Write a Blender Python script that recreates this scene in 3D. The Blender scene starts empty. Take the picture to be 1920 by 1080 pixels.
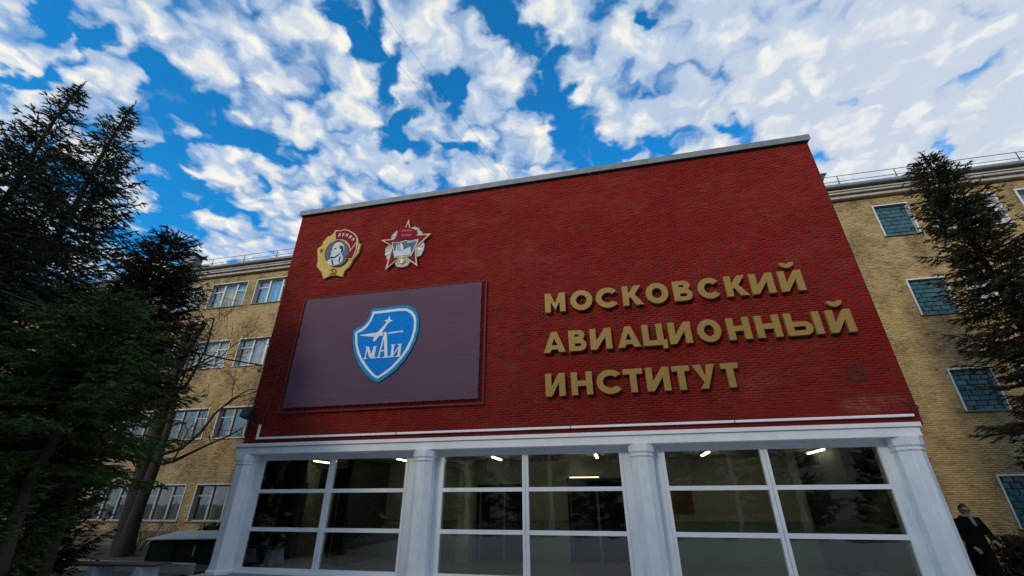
import bpy, math, random
import numpy as np
from mathutils import Vector, Matrix
from mathutils.geometry import tessellate_polygon

SC_ = bpy.context.scene
COL = SC_.collection
R = math.radians

# ------------------------------------------------------------------ camera
EYE = 1.65
cam = bpy.data.cameras.new('camera'); cam.sensor_width = 36; cam.lens = 806.18 / 1920 * 36
cam.clip_start = .05; cam.clip_end = 2000
co = bpy.data.objects.new('camera', cam); COL.objects.link(co)
CR = Vector((0.97565, 0.21931, -0.00118)); CU = Vector((0.09891, -0.43524, 0.89487)); CF = Vector((-0.19574, 0.8732, 0.44633))
m = Matrix((CR, CU, -CF)).transposed().to_4x4(); m.translation = Vector((0, 0, EYE))
co.matrix_world = m
SC_.camera = co

# ------------------------------------------------------------------ light
SUN_EL, SUN_ROT = R(21), R(203)          # low winter sun through thin cloud, coming over the added flats across the street
SC_.view_settings.view_transform = 'Standard'; SC_.view_settings.look = 'None'
SC_.view_settings.gamma = 1; SC_.view_settings.use_curve_mapping = False
SC_.view_settings.exposure = 0.78
sl = bpy.data.lights.new('sun', 'SUN'); sl.energy = 1.25; sl.angle = R(13); sl.color = (1, .84, .60)
so = bpy.data.objects.new('sun', sl); COL.objects.link(so)
sd = Vector((math.sin(SUN_ROT) * math.cos(SUN_EL), math.cos(SUN_ROT) * math.cos(SUN_EL), math.sin(SUN_EL)))
so.rotation_euler = sd.to_track_quat('Z', 'Y').to_euler()
SC_.cycles.max_bounces = 8; SC_.cycles.transparent_max_bounces = 12
SC_.cycles.sample_clamp_indirect = 6



LC = (-8.444, 9.174)
LEN = {'base': [(-0.39, -0.905), (-0.498, -0.661), (-0.678, -0.463), (-0.761, -0.369), (-0.747, -0.223), (-0.878, 0.313), (-0.738, 0.425), (-0.704, 0.598), (-0.568, 0.78), (-0.455, 0.797), (-0.342, 0.95), (-0.308, 1.013), (-0.065, 0.959), (0.067, 0.984), (0.249, 0.907), (0.489, 0.726), (0.625, 0.541), (0.679, 0.347), (0.778, 0.275), (0.739, -0.057), (0.586, -0.32), (0.498, -0.547), (0.347, -0.692), (0.307, -0.914), (0.118, -0.843), (-0.119, -0.809), (-0.213, -0.838)], 'flagedge': [(-0.339, 1.006), (-0.277, 0.963), (-0.064, 0.954), (0.057, 0.981), (0.243, 0.903), (0.489, 0.726), (0.631, 0.54), (0.675, 0.348), (0.671, 0.08), (0.631, -0.148), (0.585, -0.316), (0.279, -0.234), (0.431, 0.091), (0.356, 0.273), (0.2, 0.448), (0.016, 0.544), (-0.222, 0.567)], 'flag': [(-0.287, 0.931), (-0.056, 0.912), (0.065, 0.939), (0.235, 0.869), (0.463, 0.696), (0.585, 0.535), (0.602, 0.38), (0.437, 0.112), (0.375, 0.282), (0.204, 0.48), (0.01, 0.574), (-0.209, 0.594)], 'fold': [(0.619, 0.306), (0.63, 0.085), (0.588, -0.132), (0.552, -0.263), (0.326, -0.213), (0.459, 0.044)], 'ring': [(0.418, -0.265), (0.379, -0.359), (0.319, -0.436), (0.242, -0.491), (0.151, -0.523), (0.05, -0.529), (-0.055, -0.509), (-0.16, -0.464), (-0.26, -0.396), (-0.35, -0.309), (-0.425, -0.205), (-0.481, -0.091), (-0.515, 0.029), (-0.526, 0.148), (-0.512, 0.26), (-0.473, 0.359), (-0.413, 0.44), (-0.333, 0.498), (-0.238, 0.53), (-0.134, 0.535), (-0.025, 0.513), (0.083, 0.464), (0.184, 0.391), (0.273, 0.3), (0.345, 0.193), (0.398, 0.078), (0.428, -0.041), (0.435, -0.157)], 'oval': [(0.384, -0.245), (0.347, -0.334), (0.292, -0.406), (0.22, -0.458), (0.136, -0.488), (0.042, -0.494), (-0.055, -0.476), (-0.152, -0.435), (-0.245, -0.372), (-0.327, -0.291), (-0.396, -0.194), (-0.448, -0.088), (-0.479, 0.024), (-0.488, 0.135), (-0.475, 0.239), (-0.439, 0.332), (-0.383, 0.407), (-0.309, 0.462), (-0.222, 0.493), (-0.125, 0.498), (-0.024, 0.478), (0.075, 0.433), (0.168, 0.366), (0.25, 0.281), (0.317, 0.182), (0.365, 0.075), (0.393, -0.036), (0.399, -0.144)], 'bust': [(-0.375, -0.27), (-0.25, -0.18), (-0.149, -0.177), (-0.274, -0.114), (-0.288, -0.08), (-0.24, -0.033), (-0.262, -0.004), (-0.236, 0.026), (-0.277, 0.068), (-0.239, 0.16), (-0.263, 0.239), (-0.218, 0.364), (-0.131, 0.446), (-0.006, 0.444), (0.114, 0.362), (0.19, 0.231), (0.22, 0.077), (0.176, -0.013), (0.13, -0.039), (0.218, -0.157), (0.239, -0.307), (0.136, -0.429), (-0.085, -0.484), (-0.251, -0.422), (-0.327, -0.35)], 'hair': [(0.011, 0.256), (0.063, 0.303), (0.158, 0.236), (0.203, 0.058), (0.145, -0.009), (0.086, 0.031), (0.121, 0.133), (0.049, 0.164)], 'beard': [(-0.297, -0.107), (-0.205, -0.101), (-0.114, -0.145), (0.046, -0.028), (0.092, -0.002), (0.074, -0.064), (-0.066, -0.183), (-0.189, -0.178)], 'eye': [(-0.188, 0.214), (-0.09, 0.222), (-0.079, 0.191), (-0.161, 0.167)], 'lapel': [(-0.204, -0.208), (-0.164, -0.202), (-0.114, -0.345), (-0.05, -0.458), (-0.1, -0.462), (-0.162, -0.36)], 'lapel2': [(0.081, -0.202), (0.105, -0.121), (0.139, -0.136), (0.135, -0.377), (0.094, -0.372)], 'star': [(-0.723, 0.329), (-0.681, 0.248), (-0.607, 0.234), (-0.653, 0.191), (-0.616, 0.109), (-0.687, 0.162), (-0.738, 0.126), (-0.735, 0.202), (-0.804, 0.261), (-0.732, 0.255)], 'sickle': [(-0.167, -0.629), (-0.13, -0.562), (-0.03, -0.56), (0.058, -0.646), (0.077, -0.741), (0.02, -0.805), (-0.156, -0.774), (-0.199, -0.81), (-0.179, -0.761), (-0.095, -0.73), (-0.01, -0.755), (0.022, -0.714), (0.009, -0.651), (-0.051, -0.602), (-0.111, -0.605)], 'hammer': [(-0.161, -0.609), (-0.109, -0.616), (0.037, -0.787), (0.086, -0.833), (0.045, -0.828), (-0.129, -0.665)]}
SC = (-5.974, 9.149)
STAR = {'star': [(-0.039, 1.059), (0.148, 0.392), (0.836, 0.358), (0.34, -0.128), (0.472, -0.829), (-0.098, -0.358), (-0.642, -0.826), (-0.511, 0.044), (-0.964, 0.352), (-0.232, 0.325)], 'inner': [(-0.041, 0.912), (0.128, 0.356), (0.711, 0.313), (0.301, -0.112), (0.4, -0.711), (-0.094, -0.319), (-0.561, -0.707), (-0.465, 0.043), (-0.835, 0.307), (-0.214, 0.296)], 'silver': [(0.069, 0.708), (0.208, 0.737), (0.348, 0.655), (0.372, 0.674), (0.383, 0.57), (0.496, 0.486), (0.503, 0.307), (0.595, 0.075), (0.626, -0.081), (0.609, -0.229), (0.528, -0.43), (0.394, -0.45), (0.282, -0.503), (0.195, -0.597), (0.124, -0.738), (-0.056, -0.784), (-0.269, -0.73), (-0.338, -0.613), (-0.417, -0.433), (-0.654, -0.428), (-0.69, -0.269), (-0.741, -0.223), (-0.752, 0.022), (-0.662, 0.109), (-0.593, 0.355), (-0.599, 0.502), (-0.476, 0.631), (-0.402, 0.729)], 'flag': [(-0.405, 0.723), (-0.283, 0.734), (0.03, 0.687), (0.158, 0.631), (0.314, 0.54), (0.315, 0.335), (0.408, 0.211), (0.128, 0.181), (-0.061, 0.252), (-0.274, 0.171), (-0.501, 0.204), (-0.387, 0.392), (-0.369, 0.57)], 'panel_edge': [(-0.533, 0.212), (-0.273, 0.165), (-0.057, 0.211), (0.13, 0.163), (0.408, 0.211), (0.405, 0.102), (0.225, -0.428), (-0.001, -0.424), (-0.362, -0.423)], 'panel': [(-0.498, 0.174), (-0.269, 0.135), (-0.053, 0.178), (0.133, 0.136), (0.372, 0.172), (0.365, 0.107), (0.192, -0.39), (-0.005, -0.391), (-0.34, -0.384)], 'hull': [(-0.431, -0.174), (-0.353, -0.159), (-0.13, -0.182), (0.167, -0.078), (0.203, -0.281), (0.19, -0.375), (-0.359, -0.388)], 'm1': [(-0.343, -0.153), (-0.336, 0.052), (-0.3, 0.058), (-0.282, -0.162)], 'm2': [(-0.248, -0.16), (-0.272, 0.092), (-0.244, 0.095), (-0.202, -0.166)], 'm3': [(-0.182, -0.164), (-0.207, 0.122), (-0.176, 0.129), (-0.089, -0.025), (-0.073, -0.158)], 'm4': [(0.015, 0.113), (0.371, 0.139), (0.374, 0.11), (0.038, 0.088)], 'gear': [(0.024, -0.554), (0.015, -0.613), (-0.023, -0.653), (-0.081, -0.662), (-0.143, -0.638), (-0.193, -0.587), (-0.217, -0.523), (-0.208, -0.463), (-0.17, -0.423), (-0.111, -0.414), (-0.049, -0.438), (0.0, -0.49)], 'gear2': [(-0.047, -0.587), (-0.052, -0.645), (-0.08, -0.666), (-0.115, -0.637), (-0.135, -0.575), (-0.129, -0.517), (-0.101, -0.495), (-0.067, -0.525)], 'rayL': [(-0.741, -0.223), (-0.48, -0.113), (-0.463, -0.165), (-0.702, -0.257)], 'rayR': [(0.367, -0.099), (0.603, -0.207), (0.603, -0.249), (0.361, -0.141)]}
MC = (-6.189, 5.784)
SHIELD = {'outer': [(-0.665, 1.171), (-0.259, 1.179), (0.292, 1.197), (0.541, 1.172), (0.743, 1.061), (0.881, 0.898), (0.947, 0.704), (0.964, 0.36), (0.907, 0.031), (0.784, -0.262), (0.612, -0.546), (0.387, -0.799), (0.155, -0.976), (-0.107, -1.116), (-0.273, -1.047), (-0.542, -0.838), (-0.804, -0.55), (-0.981, -0.235), (-1.104, 0.137), (-1.161, 0.528), (-1.005, 0.596), (-0.851, 0.677), (-0.736, 0.831), (-0.669, 1.018)], 'white': [(-0.603, 1.081), (-0.246, 1.089), (0.276, 1.107), (0.524, 1.083), (0.698, 0.984), (0.823, 0.823), (0.872, 0.658), (0.884, 0.367), (0.826, 0.063), (0.716, -0.232), (0.551, -0.468), (0.326, -0.722), (0.115, -0.878), (-0.123, -1.013), (-0.292, -0.926), (-0.54, -0.691), (-0.74, -0.455), (-0.89, -0.216), (-1.01, 0.077), (-1.086, 0.454), (-0.912, 0.547), (-0.763, 0.656), (-0.651, 0.823), (-0.607, 0.984)], 'inner': [(-0.54, 1.006), (-0.235, 1.01), (0.286, 1.029), (0.506, 1.008), (0.666, 0.905), (0.761, 0.775), (0.803, 0.637), (0.813, 0.373), (0.757, 0.094), (0.645, -0.177), (0.493, -0.415), (0.267, -0.67), (0.056, -0.826), (-0.128, -0.948), (-0.262, -0.867), (-0.479, -0.658), (-0.679, -0.421), (-0.825, -0.195), (-0.94, 0.072), (-1.007, 0.421), (-0.858, 0.475), (-0.712, 0.597), (-0.602, 0.778), (-0.546, 0.951)], 'plane': [[(-0.414, 0.109), (-0.45, 0.164), (-0.411, 0.26), (-0.88, 0.325), (-0.885, 0.357), (-0.375, 0.381), (-0.3, 0.428), (-0.241, 0.49), (-0.103, 0.665), (-0.072, 0.697), (-0.183, 0.748), (-0.063, 0.77), (-0.011, 0.887), (0.026, 0.761), (0.12, 0.731), (0.03, 0.694), (-0.02, 0.658), (-0.155, 0.456), (-0.192, 0.374), (-0.143, 0.375), (-0.149, 0.27), (-0.276, 0.268), (-0.375, 0.119)], [(0.009, 0.349), (0.235, 0.37), (0.474, 0.376), (0.503, 0.358), (0.479, 0.339), (0.24, 0.33), (0.014, 0.315)]], 'M': [[(-0.599, -0.392), (-0.579, -0.058), (-0.615, -0.048), (-0.635, -0.383)], [(-0.615, -0.053), (-0.488, -0.368), (-0.412, -0.356), (-0.538, -0.041)], [(-0.428, -0.38), (-0.355, -0.061), (-0.385, -0.049), (-0.458, -0.369)], [(-0.395, -0.046), (-0.402, -0.376), (-0.321, -0.394), (-0.313, -0.065)], [(-0.661, -0.409), (-0.543, -0.409), (-0.55, -0.381), (-0.668, -0.38)], [(-0.439, -0.406), (-0.272, -0.405), (-0.279, -0.377), (-0.446, -0.378)], [(-0.658, -0.06), (-0.535, -0.064), (-0.541, -0.035), (-0.664, -0.031)], [(-0.385, -0.07), (-0.297, -0.069), (-0.304, -0.041), (-0.392, -0.042)]], 'A': [[(-0.166, -0.394), (-0.063, 0.369), (-0.104, 0.382), (-0.206, -0.381)], [(-0.123, 0.367), (0.009, -0.402), (0.098, -0.406), (-0.03, 0.362)], [(-0.156, -0.221), (0.023, -0.211), (0.015, -0.18), (-0.164, -0.19)], [(-0.234, -0.408), (-0.113, -0.406), (-0.12, -0.378), (-0.241, -0.38)], [(-0.059, -0.415), (0.168, -0.411), (0.162, -0.383), (-0.066, -0.387)]], 'I': [[(0.188, -0.041), (0.188, -0.389), (0.262, -0.403), (0.264, -0.056)], [(0.41, -0.04), (0.403, -0.399), (0.476, -0.414), (0.484, -0.056)], [(0.244, -0.406), (0.463, -0.076), (0.435, -0.056), (0.216, -0.387)], [(0.141, -0.409), (0.291, -0.412), (0.285, -0.384), (0.136, -0.381)], [(0.351, -0.414), (0.488, -0.413), (0.483, -0.386), (0.345, -0.386)], [(0.159, -0.058), (0.292, -0.06), (0.286, -0.032), (0.154, -0.029)], [(0.366, -0.061), (0.497, -0.061), (0.491, -0.032), (0.36, -0.032)]]}
ROWS = [[('М', -1.504, -0.915), ('О', -0.792, -0.183), ('С', -0.097, 0.479), ('К', 0.593, 1.155), ('О', 1.191, 1.804), ('В', 1.884, 2.402), ('С', 2.489, 3.067), ('К', 3.148, 3.756), ('И', 3.74, 4.378), ('Й', 4.407, 5.051)], [('А', -1.585, -0.979), ('В', -0.908, -0.44), ('И', -0.342, 0.209), ('А', 0.334, 0.924), ('Ц', 0.957, 1.574), ('И', 1.594, 2.182), ('О', 2.269, 2.885), ('Н', 2.962, 3.557), ('Н', 3.603, 4.237), ('Ы', 4.253, 5.127), ('Й', 5.153, 5.805)], [('И', -1.574, -1.044), ('Н', -0.911, -0.368), ('С', -0.274, 0.334), ('Т', 0.369, 0.856), ('И', 0.9, 1.485), ('Т', 1.516, 1.961), ('У', 1.985, 2.541), ('Т', 2.613, 3.062)]]
BLUE_GAPS = [(-0.9415, 0.2893, 0.0711, 0.0339, -0.4031, 1.0), (-0.8866, 0.3459, 0.1054, 0.031, -3.1096, 0.9), (-0.8605, 0.4473, 0.1021, 0.0762, -1.3423, 1.0), (-0.8444, 0.5571, 0.1353, 0.1063, -2.2282, 1.0), (-0.7886, 0.6465, 0.1289, 0.0645, -2.5333, 1.0), (-1.0574, 0.6181, 0.1983, 0.0712, 2.5314, 1.0), (-1.1568, 0.7614, 0.2572, 0.0751, 2.4756, 1.0), (-1.3399, 0.8646, 0.204, 0.1239, 2.9402, 1.0), (-1.1077, 0.3741, 0.1339, 0.0277, -3.0723, 0.9), (-0.9862, 0.3737, 0.0553, 0.0256, -3.1155, 0.6), (-1.2851, 0.4756, 0.1132, 0.0337, -2.9063, 0.5), (-0.4162, 0.425, 0.0373, 0.0255, 3.0797, 0.9), (-0.4045, 0.4751, 0.0877, 0.0316, 2.3345, 1.0), (-0.4134, 0.5818, 0.1369, 0.0362, 2.2209, 1.0), (-0.4471, 0.6982, 0.1128, 0.0408, 2.1686, 1.0), (-0.5359, 0.5502, 0.0401, 0.0291, 2.8779, 0.6), (-0.4391, 0.7596, 0.0746, 0.0311, -2.5553, 0.8), (-0.277, 0.6287, 0.0845, 0.0326, 2.0747, 1.0), (-0.3026, 0.7846, 0.1025, 0.0257, -2.5761, 0.7), (-0.1437, 0.4802, 0.0565, 0.0491, -2.6529, 1.0), (-0.1061, 0.5514, 0.0817, 0.0611, 1.4047, 1.0), (-0.0632, 0.6707, 0.1246, 0.0714, 1.3781, 1.0), (-0.0103, 0.8159, 0.1233, 0.0823, 1.3739, 1.0), (0.0733, 0.893, 0.0878, 0.0545, -2.837, 0.9), (0.071, 0.5423, 0.0381, 0.0251, 1.4589, 0.4), (0.1465, 0.5529, 0.0467, 0.0187, -2.7351, 0.8), (0.1308, 0.7314, 0.0402, 0.0318, -2.4555, 0.4), (0.2183, 0.8722, 0.0867, 0.0471, -3.1188, 0.9), (0.3513, 0.8526, 0.0851, 0.0393, -2.4675, 0.7), (0.4075, 0.8938, 0.0664, 0.038, -2.7518, 0.5), (0.5811, 0.9975, 0.0716, 0.0549, 2.0929, 0.7), (0.8475, 0.9918, 0.0758, 0.0328, -2.182, 1.0), (0.8127, 0.774, 0.0715, 0.0387, 2.0341, 0.6), (0.6057, 0.8431, 0.0505, 0.0291, -2.5137, 0.35), (0.2812, 0.7078, 0.0449, 0.0291, -2.656, 0.3), (0.7624, 0.8534, 0.0621, 0.054, 1.9484, 0.4), (0.7731, 0.6638, 0.0943, 0.0327, -2.8417, 0.35), (-1.24, 1.054, 0.1305, 0.0544, -2.8909, 0.7), (-0.6535, 0.7867, 0.076, 0.0303, -2.6464, 0.55), (-0.8874, 0.7488, 0.0385, 0.0334, -2.2844, 0.5), (-1.0178, 0.8427, 0.0998, 0.0326, -2.3684, 0.4), (-0.8128, 0.9312, 0.0926, 0.0259, -2.4145, 0.35), (-0.1056, 0.4743, 0.0506, 0.035, -2.9195, 0.6), (-0.8989, 0.3931, 0.0635, 0.034, 2.921, 0.3)]
LINE_Z = [(6.33, 6.90), (5.18, 5.75), (4.04, 4.62)]
LENIN_TXT = [(-.09, .735, 0), (.06, .727, .12), (.205, .685, .3), (.35, .59, .5), (.475, .475, .7)]
STAR_TXT = [(-.03, .56, .13), (-.035, .385, .10)]
BARE = dict(a=[(-16.65, 13.75, 0), (-16.8, 13.7, 1.5), (-16.98, 13.7, 3.6), (-17.03, 13.7, 5.7), (-17.08, 13.7, 7.6), (-17.16, 13.7, 8.6)], ra=[.36, .28, .25, .21, .17, .12],
 b=[(-16.45, 13.6, 0), (-16.42, 13.6, 1.5), (-16.38, 13.62, 2.7), (-16.45, 13.7, 4.2), (-16.75, 13.8, 5.4)], rb=[.27, .19, .17, .11, .07],
 s=[(-17.0, 13.7, 6.2), (-16.85, 13.66, 6.9), (-16.6, 13.62, 7.7), (-16.31, 13.6, 8.4)], rs=[.15, .13, .12, .11],
 br=[((-16.4, 13.6, 2.9), (1, 0, .28), 3.2, .07), ((-16.4, 13.6, 3.2), (.8, .2, .9), 3.8, .075), ((-16.7, 13.6, 5.3), (.75, .3, 1), 3.6, .07), ((-16.9, 13.6, 6.0), (.9, 0, .8), 3.2, .06), ((-17.1, 13.6, 3.0), (-.7, 0, 1), 2.6, .05), ((-16.8, 13.6, 4.2), (.45, .2, 1.1), 3.6, .06)])
CABLE_END = Vector((-9.4, 2.2, 4.85))


def build_world():
    w = bpy.data.worlds.new('World'); SC_.world = w; w.use_nodes = True
    nt = w.node_tree; nt.nodes.clear(); N = nt.nodes.new; K = nt.links.new
    def math_(op, a, b=None, c=None, clamp=False):
        n = N('ShaderNodeMath'); n.operation = op; n.use_clamp = clamp
        for i, v in enumerate((a, b, c)):
            if v is None: continue
            if isinstance(v, (int, float)): n.inputs[i].default_value = v
            else: K(v, n.inputs[i])
        return n.outputs[0]
    def smooth(v, a, b, lo=0, hi=1):
        n = N('ShaderNodeMapRange'); n.interpolation_type = 'SMOOTHSTEP'
        K(v, n.inputs[0]); n.inputs[1].default_value = a; n.inputs[2].default_value = b
        n.inputs[3].default_value = lo; n.inputs[4].default_value = hi
        return n.outputs[0]
    def noise(vec, scale, detail, rough=.5, dist=0.):
        n = N('ShaderNodeTexNoise'); n.noise_dimensions = '2D'; K(vec, n.inputs['Vector'])
        n.inputs['Scale'].default_value = scale; n.inputs['Detail'].default_value = detail
        n.inputs['Roughness'].default_value = rough; n.inputs['Distortion'].default_value = dist
        return n.outputs[0]
    def mixc(f, a, b):
        n = N('ShaderNodeMix'); n.data_type = 'RGBA'
        if isinstance(f, float): n.inputs[0].default_value = f
        else: K(f, n.inputs[0])
        for s, v in ((6, a), (7, b)):
            if isinstance(v, tuple): n.inputs[s].default_value = v
            else: K(v, n.inputs[s])
        return n.outputs[2]
    sky = N('ShaderNodeTexSky'); sky.sky_type = 'NISHITA'; sky.sun_disc = False
    sky.sun_elevation = SUN_EL; sky.sun_rotation = SUN_ROT; sky.dust_density = .4; sky.ozone_density = 3.0
    tc = N('ShaderNodeTexCoord'); sp = N('ShaderNodeSeparateXYZ'); K(tc.outputs['Generated'], sp.inputs[0])
    den = math_('ADD', math_('MAXIMUM', sp.outputs[2], 0.0), .15)
    cb = N('ShaderNodeCombineXYZ'); K(math_('DIVIDE', sp.outputs[0], den), cb.inputs[0]); K(math_('DIVIDE', sp.outputs[1], den), cb.inputs[1])
    p0 = cb.outputs[0]                                  # a point on the flat cloud layer
    wn = N('ShaderNodeTexNoise'); wn.noise_dimensions = '2D'; K(p0, wn.inputs['Vector']); wn.inputs['Scale'].default_value = 13; wn.inputs['Detail'].default_value = 4
    off = N('ShaderNodeVectorMath'); off.operation = 'MULTIPLY_ADD'; K(wn.outputs['Color'], off.inputs[0])
    off.inputs[1].default_value = (.10, .10, 0); off.inputs[2].default_value = (-.05, -.05, 0)
    ad = N('ShaderNodeVectorMath'); ad.operation = 'ADD'; K(p0, ad.inputs[0]); K(off.outputs[0], ad.inputs[1])
    p = ad.outputs[0]
    gap = None
    for (cx, cy, a, b, ang, s) in BLUE_GAPS:
        mp = N('ShaderNodeMapping'); mp.vector_type = 'TEXTURE'; K(p, mp.inputs[0])
        mp.inputs[1].default_value = (cx, cy, 0); mp.inputs[2].default_value = (0, 0, ang); mp.inputs[3].default_value = (a * .78, b * .78, 1)
        ln = N('ShaderNodeVectorMath'); ln.operation = 'LENGTH'; K(mp.outputs[0], ln.inputs[0])
        v = smooth(ln.outputs['Value'], .3, 1.5, s, 0)
        gap = v if gap is None else math_('MAXIMUM', gap, v)
    # open patches of the rest of the sky
    far = smooth(noise(p0, 1.7, 2), .52, .66)
    fm = N('ShaderNodeSeparateXYZ'); K(p0, fm.inputs[0])
    far = math_('MULTIPLY', far, smooth(fm.outputs[1], -.25, .15, 1, 0))
    gap = math_('MAXIMUM', gap, far)
    fine = noise(p, 9, 8, .62)
    vo = N('ShaderNodeTexVoronoi'); vo.voronoi_dimensions = '2D'; vo.feature = 'SMOOTH_F1'; K(p, vo.inputs['Vector'])
    vo.inputs['Scale'].default_value = 10; vo.inputs['Smoothness'].default_value = .6
    vo.inputs['Detail'].default_value = 1.5
    v2 = N('ShaderNodeTexVoronoi'); v2.voronoi_dimensions = '2D'; v2.feature = 'SMOOTH_F1'; K(p, v2.inputs['Vector'])
    v2.inputs['Scale'].default_value = 23; v2.inputs['Smoothness'].default_value = .7
    cell = math_('ADD', math_('SUBTRACT', .52, vo.outputs['Distance']), math_('MULTIPLY', math_('SUBTRACT', .40, v2.outputs['Distance']), .55))
    fm = N('ShaderNodeSeparateXYZ'); K(p0, fm.inputs[0]); right = smooth(fm.outputs[0], -.15, .8)
    var_ = math_('SUBTRACT', math_('ADD', math_('MULTIPLY', fine, 1.05), math_('MULTIPLY', cell, 1.0)), .70)
    d = math_('ADD', math_('MULTIPLY', var_, math_('SUBTRACT', 1.0, math_('MULTIPLY', right, .38))), .70)
    d = math_('SUBTRACT', d, math_('MULTIPLY', gap, .85))
    d = math_('ADD', d, math_('ADD', math_('MULTIPLY', right, .24), .13))
    cover = smooth(d, -.08, .58)
    low = smooth(sp.outputs[2], .10, .24, 1, 0)            # milky air close to the horizon
    cover = math_('MAXIMUM', cover, low)
    # thick parts are bright, thin parts let the blue through and go grey
    body = math_('SUBTRACT', math_('ADD', math_('MULTIPLY', var_, 1.15), .72), math_('MULTIPLY', gap, .6))
    lit = smooth(math_('ADD', body, math_('MULTIPLY', noise(p, 3.2, 3), .6)), .52, 1.32)
    grey = mixc(right, (.46, .59, .79, 1), (.60, .68, .80, 1))
    white = mixc(right, (.97, .95, .87, 1), (.86, .88, .89, 1))
    cl = mixc(lit, grey, white)
    cl = mixc(low, cl, (.46, .52, .60, 1))
    mul = N('ShaderNodeVectorMath'); mul.operation = 'SCALE'; K(cl, mul.inputs[0]); mul.inputs['Scale'].default_value = CLOUD
    tint = N('ShaderNodeVectorMath'); tint.operation = 'MULTIPLY'; K(sky.outputs[0], tint.inputs[0]); tint.inputs[1].default_value = SKYTINT
    allc = mixc(cover, tint.outputs[0], mul.outputs[0])
    bg = N('ShaderNodeBackground'); K(allc, bg.inputs[0]); bg.inputs[1].default_value = .1
    out = N('ShaderNodeOutputWorld'); K(bg.outputs[0], out.inputs[0])
CLOUD = 5.7
SKYTINT = (.10, 1.06, 1.50)
build_world()

# ------------------------------------------------------------------ helpers
def tag(o, label=None, cat=None, group=None, kind=None):
    if label: o['label'] = label
    if cat: o['category'] = cat
    if group: o['group'] = group
    if kind: o['kind'] = kind
    return o
def empty(name, loc=(0, 0, 0), rz=0):
    o = bpy.data.objects.new(name, None); COL.objects.link(o); o.location = loc; o.rotation_euler = (0, 0, rz); o.empty_display_size = .2
    return o
def link(name, me, parent=None, loc=(0, 0, 0), rot=(0, 0, 0)):
    o = bpy.data.objects.new(name, me); COL.objects.link(o); o.location = loc; o.rotation_euler = rot
    if parent: o.parent = parent
    return o
def copy_tree(o, parent=None):
    c = o.copy(); COL.objects.link(c); c.parent = parent
    for ch in list(o.children): copy_tree(ch, c)
    return c

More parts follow.
